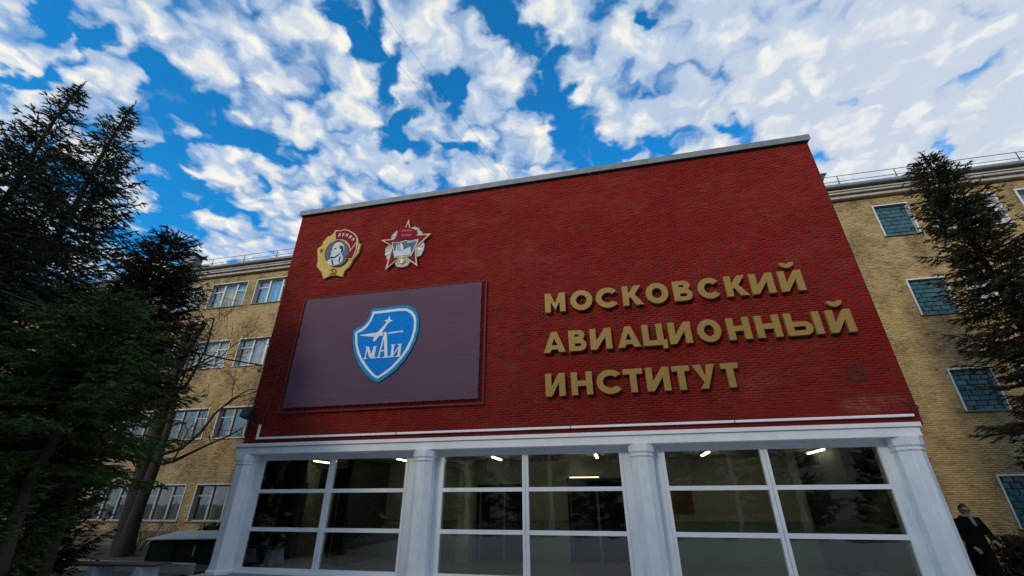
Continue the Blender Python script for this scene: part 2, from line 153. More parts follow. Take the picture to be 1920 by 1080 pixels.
class MB:
    """collects boxes, tubes, plates; one mesh at the end"""
    def __init__(s): s.v = []; s.f = []; s.sm = []
    def add(s, vs, fs, smooth=False):
        n = len(s.v); s.v += [tuple(a) for a in vs]; s.f += [tuple(i + n for i in f) for f in fs]; s.sm += [smooth] * len(fs); return s
    def box(s, x0, x1, y0, y1, z0, z1, ch=0.):
        if ch <= 0:
            vs = [(x, y, z) for z in (z0, z1) for y in (y0, y1) for x in (x0, x1)]
            fs = [(0, 2, 3, 1), (4, 5, 7, 6), (0, 1, 5, 4), (1, 3, 7, 5), (3, 2, 6, 7), (2, 0, 4, 6)]
            return s.add(vs, fs)
        c = ch; vs = []; fs = []
        cx, cy, cz = (x0 + x1) / 2, (y0 + y1) / 2, (z0 + z1) / 2
        hx, hy, hz = (x1 - x0) / 2, (y1 - y0) / 2, (z1 - z0) / 2
        import itertools
        idx = {}
        for sx, sy, sz in itertools.product((-1, 1), repeat=3):
            for ax in range(3):
                h = [hx, hy, hz]; q = [h[i] - (c if i != ax else 0) for i in range(3)]
                idx[(sx, sy, sz, ax)] = len(vs); vs.append((cx + sx * q[0], cy + sy * q[1], cz + sz * q[2]))
        for ax in range(3):
            o1, o2 = [i for i in range(3) if i != ax]
            for sg in (-1, 1):
                q = []
                for a, b in ((-1, -1), (1, -1), (1, 1), (-1, 1)):
                    k = [0, 0, 0]; k[ax] = sg; k[o1] = a; k[o2] = b; q.append(idx[(*k, ax)])
                flip = (sg < 0) ^ (ax == 1)
                fs.append(tuple(q[::-1] if flip else q))
        for ax in range(3):           # edge bevels along axis ax
            o1, o2 = [i for i in range(3) if i != ax]
            for a in (-1, 1):
                for b in (-1, 1):
                    q = []
                    for e, w in ((-1, o1), (1, o1), (1, o2), (-1, o2)):
                        k = [0, 0, 0]; k[ax] = e; k[o1] = a; k[o2] = b; q.append(idx[(*k, w)])
                    fs.append(tuple(q))
        for sx, sy, sz in itertools.product((-1, 1), repeat=3):
            fs.append(tuple(idx[(sx, sy, sz, a)] for a in range(3)))
        return s.add(vs, fs)
    def tube(s, pts, rad, n=8, cap=True, smooth=True):
        pts = [Vector(p) for p in pts]
        if not hasattr(rad, '__len__'): rad = [rad] * len(pts)
        vs = []; up = Vector((0, 0, 1)); prev = None
        for i, p in enumerate(pts):
            t = (pts[min(i + 1, len(pts) - 1)] - pts[max(i - 1, 0)]).normalized()
            if prev is None:
                a = t.cross(up)
                if a.length < 1e-3: a = t.cross(Vector((1, 0, 0)))
            else:
                a = prev - t * prev.dot(t)
            a.normalize(); prev = a; b = t.cross(a)
            for k in range(n):
                th = 2 * math.pi * k / n
                vs.append(p + (a * math.cos(th) + b * math.sin(th)) * rad[i])
        fs = []
        for i in range(len(pts) - 1):
            for k in range(n):
                fs.append((i * n + k, i * n + (k + 1) % n, (i + 1) * n + (k + 1) % n, (i + 1) * n + k))
        s.add(vs, fs, smooth)
        if cap:
            s.add(vs[:n], [tuple(range(n))[::-1]]); s.add(vs[-n:], [tuple(range(n))])
        return s
    def lathe(s, cx, cy, prof, n=16, smooth=True, phase=0.):
        vs = [(cx + r * math.cos(phase + 2 * math.pi * k / n), cy + r * math.sin(phase + 2 * math.pi * k / n), z) for r, z in prof for k in range(n)]
        fs = [(i * n + k, i * n + (k + 1) % n, (i + 1) * n + (k + 1) % n, (i + 1) * n + k) for i in range(len(prof) - 1) for k in range(n)]
        fs += [tuple(range(n))[::-1], tuple(range((len(prof) - 1) * n, len(prof) * n))]
        return s.add(vs, fs, smooth)
    def plate(s, loops, y0, y1):
        """polygon (outer loop, then holes) in the XZ plane, front at y0 (towards the street), back at y1"""
        area = lambda l: sum(l[i][0] * l[(i + 1) % len(l)][1] - l[(i + 1) % len(l)][0] * l[i][1] for i in range(len(l)))
        ls = []
        for i, l in enumerate(loops):
            l = list(l)
            if (area(l) > 0) != (i == 0): l = l[::-1]
            ls.append(l)
        flat = [q for l in ls for q in l]
        tris = tessellate_polygon([[Vector((x, z, 0)) for x, z in l] for l in ls])
        n = len(flat); vs = [(x, y0, z) for x, z in flat] + [(x, y1, z) for x, z in flat]; fs = []
        for t in tris:
            a, b, c = [Vector(flat[i]) for i in t]
            ccw = (b - a).cross(c - a) > 0
            t = t if ccw else t[::-1]
            fs.append(tuple(t)); fs.append(tuple(i + n for i in t[::-1]))
        k = 0
        for l in ls:
            for i in range(len(l)):
                j = (i + 1) % len(l); fs.append((k + i, k + i + n, k + j + n, k + j))
            k += len(l)
        return s.add(vs, fs)
    def mesh(s, name, mat, fixn=False):
        me = bpy.data.meshes.new(name); me.from_pydata(s.v, [], s.f)
        me.polygons.foreach_set('use_smooth', s.sm); me.update()
        if fixn:
            import bmesh
            bm = bmesh.new(); bm.from_mesh(me); bmesh.ops.recalc_face_normals(bm, faces=bm.faces); bm.to_mesh(me); bm.free()
        if mat: me.materials.append(mat)
        return me
    def build(s, name, mat, parent=None, loc=(0, 0, 0), rot=(0, 0, 0), fixn=False):
        return link(name, s.mesh(name, mat, fixn), parent, loc, rot)

def np_mesh(name, verts, faces, mat, smooth=False):
    """verts (n,3), faces (m,k) numpy"""
    me = bpy.data.meshes.new(name); k = faces.shape[1]
    me.vertices.add(len(verts)); me.vertices.foreach_set('co', verts.astype(np.float32).ravel())
    me.loops.add(faces.size); me.loops.foreach_set('vertex_index', faces.astype(np.int32).ravel())
    me.polygons.add(len(faces)); me.polygons.foreach_set('loop_start', np.arange(0, faces.size, k, dtype=np.int32))
    me.polygons.foreach_set('loop_total', np.full(len(faces), k, dtype=np.int32))
    if smooth: me.polygons.foreach_set('use_smooth', np.ones(len(faces), bool))
    me.update(calc_edges=True); me.validate()
    if mat: me.materials.append(mat)
    return me

# ------------------------------------------------------------------ materials
class Mat:
    def __init__(s, name):
        s.m = bpy.data.materials.new(name); s.m.use_nodes = True; s.nt = s.m.node_tree; s.nt.nodes.clear()
        s.out = s.N('ShaderNodeOutputMaterial'); s.b = s.N('ShaderNodeBsdfPrincipled'); s.K(s.b.outputs[0], s.out.inputs[0])
    def N(s, t): return s.nt.nodes.new(t)
    def K(s, a, b): s.nt.links.new(a, b)
    def pos(s):
        if not hasattr(s, '_p'): s._p = s.N('ShaderNodeNewGeometry').outputs['Position']
        return s._p
    def obj(s):
        if not hasattr(s, '_o'): s._o = s.N('ShaderNodeTexCoord').outputs['Object']
        return s._o
    def noise(s, vec, scale, detail=4, rough=.55, stretch=None, lo=None, hi=None):
        if stretch:
            mp = s.N('ShaderNodeMapping'); s.K(vec, mp.inputs[0]); mp.inputs[3].default_value = stretch; vec = mp.outputs[0]
        n = s.N('ShaderNodeTexNoise'); s.K(vec, n.inputs['Vector']); n.inputs['Scale'].default_value = scale
        n.inputs['Detail'].default_value = detail; n.inputs['Roughness'].default_value = rough
        o = n.outputs[0]
        if lo is not None:
            r = s.N('ShaderNodeMapRange'); s.K(o, r.inputs[0]); r.inputs[1].default_value = lo; r.inputs[2].default_value = hi; o = r.outputs[0]
        return o
    def mix(s, f, a, b, blend='MIX'):
        n = s.N('ShaderNodeMix'); n.data_type = 'RGBA'; n.blend_type = blend
        if isinstance(f, (int, float)): n.inputs[0].default_value = f
        else: s.K(f, n.inputs[0])
        for k, v in ((6, a), (7, b)):
            if isinstance(v, tuple): n.inputs[k].default_value = (*v[:3], 1)
            else: s.K(v, n.inputs[k])
        return n.outputs[2]
    def mul(s, a, k):
        n = s.N('ShaderNodeMath'); n.operation = 'MULTIPLY'; s.K(a, n.inputs[0])
        if isinstance(k, (int, float)): n.inputs[1].default_value = k
        else: s.K(k, n.inputs[1])
        return n.outputs[0]
    def bump(s, h, strength=.3, dist=.01):
        n = s.N('ShaderNodeBump'); s.K(h, n.inputs['Height']); n.inputs['Strength'].default_value = strength; n.inputs['Distance'].default_value = dist
        s.K(n.outputs[0], s.b.inputs['Normal'])
    def set(s, col=None, rough=None, metal=None, spec=None):
        if col is not None:
            if isinstance(col, tuple): s.b.inputs['Base Color'].default_value = (*col[:3], 1)
            else: s.K(col, s.b.inputs['Base Color'])
        if rough is not None:
            if isinstance(rough, (int, float)): s.b.inputs['Roughness'].default_value = rough
            else: s.K(rough, s.b.inputs['Roughness'])
        if metal is not None: s.b.inputs['Metallic'].default_value = metal
        if spec is not None: s.b.inputs['Specular IOR Level'].default_value = spec
        return s

def worn(name, col, rough=.6, var=.18, scale=3., bump=.15, metal=0., dirt=None, dirt_amt=.5, bscale=60, stretch=None, spec=None):
    """a coloured surface with soft tone changes, some grime and fine relief"""
    M_ = Mat(name); v = M_.pos()
    a = tuple(c * (1 - var) for c in col); b = tuple(min(1, c * (1 + var)) for c in col)
    c = M_.mix(M_.noise(v, scale, 5, .6, stretch, .3, .7), a, b)
    if dirt:
        c = M_.mix(M_.mul(M_.noise(v, scale * 2.3, 6, .65, (1, 1, .35), .52, .8), dirt_amt), c, dirt)
    M_.set(c, rough, metal, spec); M_.bump(M_.noise(v, bscale, 3), bump, .004)
    return M_.m

def brick_mat(name, col_a, col_b, src, stain=None, patch=None, rough=.85, spec=.12, dark_bricks=0., bare=None):
    M_ = Mat(name); v = M_.pos()
    if src == 'island': r = M_.N('ShaderNodeNewGeometry').outputs['Random Per Island']
    else: r = M_.N('ShaderNodeObjectInfo').outputs['Random']
    c = M_.mix(r, col_a, col_b)
    if dark_bricks:
        n = M_.N('ShaderNodeMapRange'); M_.K(r, n.inputs[0]); n.inputs[1].default_value = 1 - dark_bricks; n.inputs[2].default_value = 1 - dark_bricks * .6
        c = M_.mix(M_.mul(n.outputs[0], .55), c, tuple(k * .45 for k in col_a))
    c = M_.mix(M_.mul(M_.noise(v, 1.0, 5, .6, (1.6, 1, .22), .48, .75), .35), c, tuple(k * .45 for k in col_a))   # rain streaks
    if patch: c = M_.mix(M_.mul(M_.noise(v, .55, 4, .6, None, .45, .62), .7), c, patch)
    if bare: c = M_.mix(M_.mul(M_.noise(v, .8, 6, .68, (1, 1, 1.6), .53, .68), .5), c, (.26, .055, .045))   # faded paint
    if stain:
        f = M_.mul(M_.noise(v, .9, 6, .68, (1, 1, .8), .43, .60), M_.noise(v, 7., 4, .7, None, .34, .58))
        c = M_.mix(M_.mul(f, .85), c, stain)
    c = M_.mix(M_.noise(v, 25, 4, .6, None, .35, .75), c, M_.mix(.35, c, tuple(k * .5 for k in col_a)))
    if bare:                       # a spot where the paint has worn off the brick
        mp = M_.N('ShaderNodeMapping'); mp.vector_type = 'TEXTURE'; M_.K(v, mp.inputs[0]); mp.inputs[1].default_value = bare; mp.inputs[3].default_value = (.75, 1, .22)
        ln = M_.N('ShaderNodeVectorMath'); ln.operation = 'LENGTH'; M_.K(mp.outputs[0], ln.inputs[0])
        mr = M_.N('ShaderNodeMapRange'); M_.K(ln.outputs['Value'], mr.inputs[0]); mr.inputs[1].default_value = 1.1; mr.inputs[2].default_value = .5
        c = M_.mix(M_.mul(mr.outputs[0], M_.noise(v, 3, 4, .6, None, .35, .6)), c, (.24, .085, .05))
    M_.set(c, rough, 0, spec); M_.bump(M_.noise(v, 55, 4, .7), .35, .005)
    return M_.m

def glass_mat(name, tint=(.75, .8, .78), ior=1.5, rough=.01, wav=.0, refl=1.8):
    M_ = Mat(name); M_.nt.nodes.remove(M_.b)
    t = M_.N('ShaderNodeBsdfTransparent'); t.inputs[0].default_value = (*tint, 1)
    g = M_.N('ShaderNodeBsdfGlossy'); g.inputs[0].default_value = (1, 1, 1, 1); g.inputs['Roughness'].default_value = rough
    f = M_.N('ShaderNodeFresnel'); f.inputs[0].default_value = ior
    if wav:
        b = M_.N('ShaderNodeBump'); b.inputs['Strength'].default_value = wav; b.inputs['Distance'].default_value = .05
        M_.K(M_.noise(M_.pos(), 1.3, 2), b.inputs['Height']); M_.K(b.outputs[0], g.inputs['Normal'])
    f2 = M_.N('ShaderNodeMath'); f2.operation = 'MULTIPLY'; f2.inputs[1].default_value = refl; f2.use_clamp = True; M_.K(f.outputs[0], f2.inputs[0])
    mx = M_.N('ShaderNodeMixShader'); M_.K(f2.outputs[0], mx.inputs[0]); M_.K(t.outputs[0], mx.inputs[1]); M_.K(g.outputs[0], mx.inputs[2])
    M_.K(mx.outputs[0], M_.out.inputs[0])
    return M_.m

def emit_mat(name, col, k):
    M_ = Mat(name); M_.nt.nodes.remove(M_.b); e = M_.N('ShaderNodeEmission'); e.inputs[0].default_value = (*col, 1); e.inputs[1].default_value = k
    M_.K(e.outputs[0], M_.out.inputs[0]); return M_.m

RED_A, RED_B = (.205, .016, .012), (.255, .023, .016)
REDM_P = brick_mat('red_painted_brick', RED_A, RED_B, 'object', patch=(.235, .010, .012), bare=(5.6, 11, 3.55))
REDM = brick_mat('red_painted_brick_wall', RED_A, RED_B, 'island', patch=(.235, .010, .012), bare=(5.6, 11, 3.55))
RED_MORTAR = worn('red_painted_joint_shade', (.065, .006, .005), .85, .15)  # painted joint, coloured darker to put the shade between bricks into it
YEL_A, YEL_B = (.385, .29, .15), (.51, .395, .215)
STAIN = (.11, .07, .035)
YELM_P = brick_mat('yellow_brick', YEL_A, YEL_B, 'object', stain=STAIN, dark_bricks=.12)
YELM = brick_mat('yellow_brick_wall', YEL_A, YEL_B, 'island', stain=STAIN, dark_bricks=.12)
YEL_MORTAR = worn('yellow_wall_joint', (.36, .27, .14), .9, .2, 1.5, dirt=(.1, .075, .04), dirt_amt=.6)
def wall_brick_texture(name, a, b, mortar):
    M_ = Mat(name); t = M_.N('ShaderNodeTexBrick'); mp = M_.N('ShaderNodeMapping'); mp.inputs[2].default_value = (R(90), 0, 0)
    M_.K(M_.pos(), mp.inputs[0]); M_.K(mp.outputs[0], t.inputs['Vector'])
    for k, c in ((1, a), (2, b), (3, mortar)): t.inputs[k].default_value = (*c, 1)
    t.inputs['Scale'].default_value = 1; t.inputs['Mortar Size'].default_value = .006; t.inputs['Brick Width'].default_value = .2; t.inputs['Row Height'].default_value = .06
    M_.set(t.outputs[0], .8); return M_.m
YEL_FAR = wall_brick_texture('yellow_brick_far', YEL_A, YEL_B, (.3, .23, .13))
WHITE_PLASTER = worn('white_painted_plaster', (.76, .83, .90), .55, .07, 2.2, .5, dirt=(.36, .43, .53), dirt_amt=.45, bscale=22)
WHITE_TRIM = worn('white_painted_trim', (.80, .85, .90), .45, .05, 2., .12, dirt=(.5, .55, .62), dirt_amt=.3)
WIN_FRAME = worn('white_window_frame', (.55, .58, .62), .4, .06, 4, .08, dirt=(.42, .44, .46), dirt_amt=.5)
OLD_FRAME = worn('old_grey_painted_wood', (.36, .38, .40), .6, .15, 5, .3, dirt=(.22, .2, .18), dirt_amt=.6)
REVEAL = worn('whitewashed_reveal', (.50, .505, .50), .7, .1, 4, .3, dirt=(.28, .25, .2), dirt_amt=.6)
DARK_SILL = worn('dark_metal_sill', (.10, .105, .11), .5, .2, 4)
ZINC = worn('grey_zinc_flashing', (.15, .18, .215), .6, .25, 2.5, .25, metal=0., dirt=(.12, .13, .14), dirt_amt=.6)
CONCRETE = worn('pale_concrete_cornice', (.42, .40, .37), .8, .15, 2.5, .4, dirt=(.12, .11, .095), dirt_amt=.8)
DARK_ROOF = worn('dark_roof_edge', (.10, .10, .10), .7, .2, 3, .3)
GOLD = worn('gold_painted_sheet', (.30, .195, .058), .5, .06, 3, .05, metal=.1, spec=.2)
GOLD_SIDE = GOLD
ROOM_WALL = worn('greygreen_room_wall', (.52, .53, .46), .7, .08, 1, .1)
ROOM_CEIL = worn('room_ceiling', (.42, .42, .38), .8, .08, 1, .1)
ROOM_FLOOR = worn('room_floor', (.22, .22, .21), .35, .1, 1, .1)
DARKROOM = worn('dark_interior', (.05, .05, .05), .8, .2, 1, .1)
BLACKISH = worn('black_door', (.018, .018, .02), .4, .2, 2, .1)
ENT_GLASS = glass_mat('entrance_glass', (.72, .75, .70), 1.55, .0, .06, 2.8)
WING_GLASS = glass_mat('window_glass', (.78, .82, .82), 1.5, .01, .04, .4)
CURTAIN = worn('white_net_curtain', (.62, .59, .53), .9, .12, 9, .1, stretch=(1, 1, .05))
BLOCK_GLASS = worn('teal_glass_block', (.015, .085, .115), .22, .55, 3.5, .2, spec=.6, bscale=30)
BLOCK_JOINT = worn('glass_block_joint', (.025, .055, .065), .8, .2)
TUBE = emit_mat('fluorescent_tube', (1, .88, .66), 12)
BLACK_METAL = worn('black_metal', (.02, .02, .022), .45, .2, 5, .1)
CABLE = worn('black_cable', (.012, .012, .013), .6, .1)
PIPE_RED = worn('dark_red_painted_pipe', (.13, .012, .014), .6, .15, 6)
BOUNCE_PAVING = worn('pale_bounce_paving', (.34, .34, .33), .85, .12, 1.5, .4, dirt=(.15, .15, .14))
ASPHALT = worn('asphalt', (.055, .055, .057), .9, .25, 1.2, .5, bscale=90)
SOIL = worn('winter_soil', (.045, .038, .026), .95, .4, 1.5, .8, bscale=30)
KERB = worn('concrete_kerb', (.27, .27, .26), .85, .15, 3, .4, dirt=(.09, .09, .08))
# ------------------------------------------------------------------ bricks
def visible_px(P):
    """rough size in the picture of a 0.25 m piece at P, 0 when out of frame"""
    v = P - np.array([0, 0, EYE]); z = v @ np.array(CF); x = v @ np.array(CR); y = v @ np.array(CU)
    ok = (z > 1) & (np.abs(x / z) < 1.19) & (np.abs(y / z) < .67)
    return np.where(ok, 806 * .25 / z, 0)

def lay_bricks(parent, x0, x1, z0, z1, y, bl, bh, joint, openings, proud, mat_part, mat_rest, seed, fav=None, covered=()):
    """running bond; the 300 that show largest become parts, the rest one mesh"""
    rng = np.random.default_rng(seed); full = []; cut = []
    nrow = int((z1 - z0) / bh)
    for r in range(nrow):
        za = z0 + r * bh + joint / 2; zb = za + bh - joint
        cuts = sorted((o[0], o[1]) for o in openings if o[2] < zb - .02 and o[3] > za + .02)
        spans = []; a = x0
        for c0, c1 in cuts:
            if c1 <= a: continue
            if c0 > a: spans.append((a, min(c0, x1)))
            a = max(a, c1)
        if a < x1: spans.append((a, x1))
        shift = (r % 2) * bl / 2
        for s0, s1 in spans:
            k = math.floor((s0 - x0 - shift) / bl)
            while True:
                b0 = x0 + shift + k * bl; b1 = b0 + bl; k += 1
                if b0 >= s1: break
                c0 = max(b0, s0) + joint / 2; c1 = min(b1, s1) - joint / 2
                if c1 - c0 < .03: continue
                (full if (c1 - c0) > bl - joint - 1e-4 else cut).append(((c0 + c1) / 2, (za + zb) / 2, c1 - c0, zb - za))
    full = np.array(full); cut = np.array(cut)
    P = np.column_stack([full[:, 0], np.full(len(full), y + parent.location.y), full[:, 1]])
    s = visible_px(P)
    # real apparent area: facade seen at a slant
    d = P - np.array([0, 0, EYE]); s = s * s * (np.abs(d[:, 1]) / np.linalg.norm(d, axis=1)) * (1 + .25 * np.abs(d @ np.array(CR)) / np.abs(d @ np.array(CF)))
    if fav is not None: s = s * fav(P)
    for q in covered: s = np.where((P[:, 0] > q[0]) & (P[:, 0] < q[1]) & (P[:, 2] > q[2]) & (P[:, 2] < q[3]), 0, s)
    order = np.argsort(-s); pick = order[:300]; rest = order[300:]
    def relief(x, z):          # where the joints are filled up with old paint the bricks stand less proud
        return .5 + .5 * np.tanh(1.4 * (np.sin(x * .9 + 1.3 * np.sin(z * 1.7)) + np.sin(z * 2.3 + x * .35) + .8 * np.sin(x * 2.9 - z * 3.1)))
    wob = lambda x, z: .006 * np.sin(x * .8 + z * 9.0) + .003 * np.sin(x * 2.7 + z * 31)
    L = bl - joint; H = bh - joint
    dy = (1 - relief(full[:, 0], full[:, 1])) * proud * .45 + rng.normal(0, proud * .27, len(full))
    base = MB().box(-L / 2, L / 2, -proud, 0, -H / 2, H / 2, min(.004, proud * .4)).mesh('brick', mat_part)
    for i in pick:
        o = link('brick', base, parent, (full[i, 0], y + float(np.clip(dy[i], -proud * .4, proud * .85)), full[i, 1] + float(wob(full[i, 0], full[i, 1]))), (rng.normal(0, .006), rng.normal(0, .004), rng.normal(0, .008)))
    allb = np.vstack([full[rest], cut]) if len(cut) else full[rest]
    n = len(allb); cx, cz, w, h = allb.T; cz = cz + wob(cx, cz); f = y - proud + np.clip((1 - relief(cx, cz)) * proud * .45 + rng.normal(0, proud * .28, n), -proud * .4, proud * .9)
    tl = rng.normal(0, .0012, n); yb = np.full(n, y + .002)
    V = np.empty((n, 8, 3)); bev = .0035
    for j, (sx, sz) in enumerate(((-1, -1), (1, -1), (1, 1), (-1, 1))):
        V[:, j, 0] = cx + sx * (w / 2 - bev); V[:, j, 1] = f + sx * tl; V[:, j, 2] = cz + sz * (h / 2 - bev)
        V[:, j + 4, 0] = cx + sx * w / 2; V[:, j + 4, 1] = yb; V[:, j + 4, 2] = cz + sz * h / 2
    F = np.array([(0, 1, 2, 3), (0, 4, 5, 1), (1, 5, 6, 2), (2, 6, 7, 3), (3, 7, 4, 0)])
    F = (F[None] + (np.arange(n) * 8)[:, None, None]).reshape(-1, 4)
    o = link('brickwork', np_mesh('brickwork', V.reshape(-1, 3), F, mat_rest), parent); tag(o, kind='stuff')
    return n

def wall_sheet(x0, x1, z0, z1, y, openings, depth):
    """front skin with holes and the reveals of the holes"""
    xs = sorted({x0, x1} | {v for o in openings for v in o[:2] if x0 < v < x1}); zs = sorted({z0, z1} | {v for o in openings for v in o[2:4] if z0 < v < z1})
    mb = MB()
    for i in range(len(xs) - 1):
        for j in range(len(zs) - 1):
            cx, cz = (xs[i] + xs[i + 1]) / 2, (zs[j] + zs[j + 1]) / 2
            if any(o[0] < cx < o[1] and o[2] < cz < o[3] for o in openings): continue
            mb.add([(xs[i], y, zs[j]), (xs[i + 1], y, zs[j]), (xs[i + 1], y, zs[j + 1]), (xs[i], y, zs[j + 1])], [(0, 1, 2, 3)])
    for a, b, c, d in [o[:4] for o in openings]:
        Y = y + depth
        mb.add([(a, y, c), (b, y, c), (b, y, d), (a, y, d), (a, Y, c), (b, Y, c), (b, Y, d), (a, Y, d)], [(0, 4, 5, 1), (1, 5, 6, 2), (2, 6, 7, 3), (3, 7, 4, 0)])
    return mb

# ------------------------------------------------------------------ ground
g = MB(); S = 600
g.add([(-S, -S, 0), (S, -S, 0), (S, S, 0), (-S, S, 0)], [(0, 1, 2, 3)]); tag(g.build('ground', ASPHALT), kind='structure')
g = MB().add([(-10.7, -4, .006), (16, -4, .006), (16, 10.3, .006), (-10.7, 10.3, .006)], [(0, 1, 2, 3)]); tag(g.build('bounce_pavement', BOUNCE_PAVING), kind='structure')  # unseen pale paving, added to bounce light up at the beam and columns
g = MB().add([(-34, 7.2, .02), (-10.9, 7.2, .02), (-10.9, 16.7, .06), (-34, 16.7, .06)], [(0, 1, 2, 3)])
tag(g.build('lawn', SOIL), kind='structure')
g = MB().add([(6.9, 12.6, .02), (26, 9.5, .02), (26, 16.7, .06), (6.9, 16.7, .06)], [(0, 1, 2, 3)])
tag(g.build('planting_bed', SOIL), kind='structure')
tag(MB().box(-34, -10.8, 10.85, 11.0, 0, .26, .02).build('kerb', KERB), kind='structure')

# ------------------------------------------------------------------ long yellow building behind
WY = 16.8
WB = tag(empty('yellow_brick_building', (0, WY, 0)), 'long four-storey yellow brick building running behind the red entrance block on both sides', 'building')
def wz(u): return 1.65 + WY * u
ROWSZ = [(wz(.546), wz(.632)), (wz(.3503), wz(.4345)), (wz(.1536), wz(.2356)), (wz(-.041), wz(.0437))]
left_x = [-17.595 - 2.824 * k + 0 for k in range(5)]
WINS = []     # x0,x1,z0,z1,kind,row
for k in range(5):
    for r, (a, b) in enumerate(ROWSZ): WINS.append((left_x[k], left_x[k] + 2.32, a, b, 'wide', r))
for r, (a, b) in enumerate(ROWSZ): WINS.append((11.0, 12.22, a, b, 'block', r))
for x in (12.78, 15.72, 18.66):
    for r, (a, b) in enumerate(ROWSZ): WINS.append((x, x + 2.32, a, b, 'modern' if r == 0 else 'wide', r))
TOPZ = 12.7
wm = wall_sheet(-36, 28, .6, TOPZ, 0, [(w[0], w[1], w[2], w[3]) for w in WINS], .2)
wm.build('wall', YEL_MORTAR, WB)
MB().box(-36, 28, -.06, .2, 0, .6).build('plinth', worn('dirty_plinth_render', (.13, .11, .075), .9, .3, 2, .5, dirt=(.04, .035, .03)), WB)
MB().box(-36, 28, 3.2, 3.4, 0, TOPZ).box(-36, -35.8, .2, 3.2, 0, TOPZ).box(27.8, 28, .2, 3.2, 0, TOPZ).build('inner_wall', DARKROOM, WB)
fl = MB()
for r in range(4): fl.box(-35.8, 27.8, .22, 3.2, ROWSZ[r][1] + .28, ROWSZ[r][1] + .5)
fl.build('floor_slab', ROOM_CEIL, WB)
MB().box(-36.3, 28.3, -.45, 12, TOPZ + .32, TOPZ + .42).box(-36, 28, 11.8, 12, 0, TOPZ + .32).build('roof', DARK_ROOF, WB)
MB().box(-36.1, 28.1, -.20, .18, TOPZ - .02, TOPZ + .13, .01).build('cornice', CONCRETE, WB)
MB().box(-36.2, 28.2, -.32, .18, TOPZ + .13, TOPZ + .20).box(-36.2, 28.2, -.36, .18, TOPZ + .225, TOPZ + .32).build('cornice', CONCRETE, WB)
MB().box(-36.3, 28.3, -.50, -.38, TOPZ + .35, TOPZ + .50, .01).tube([(-36.3, -.46, TOPZ + .40), (28.3, -.46, TOPZ + .40)], .07, 8).build('gutter', ZINC, WB)
OPEN = [(w[0], w[1], w[2], w[3]) for w in WINS]
lay_bricks(WB, -27, 21, .62, TOPZ - .04, 0., .21, .0605, .008, OPEN + [(-9.6, 5.6, 0, 13)], .011, YELM_P, YELM, 4, covered=[(9.6, 30, 0, 14)])
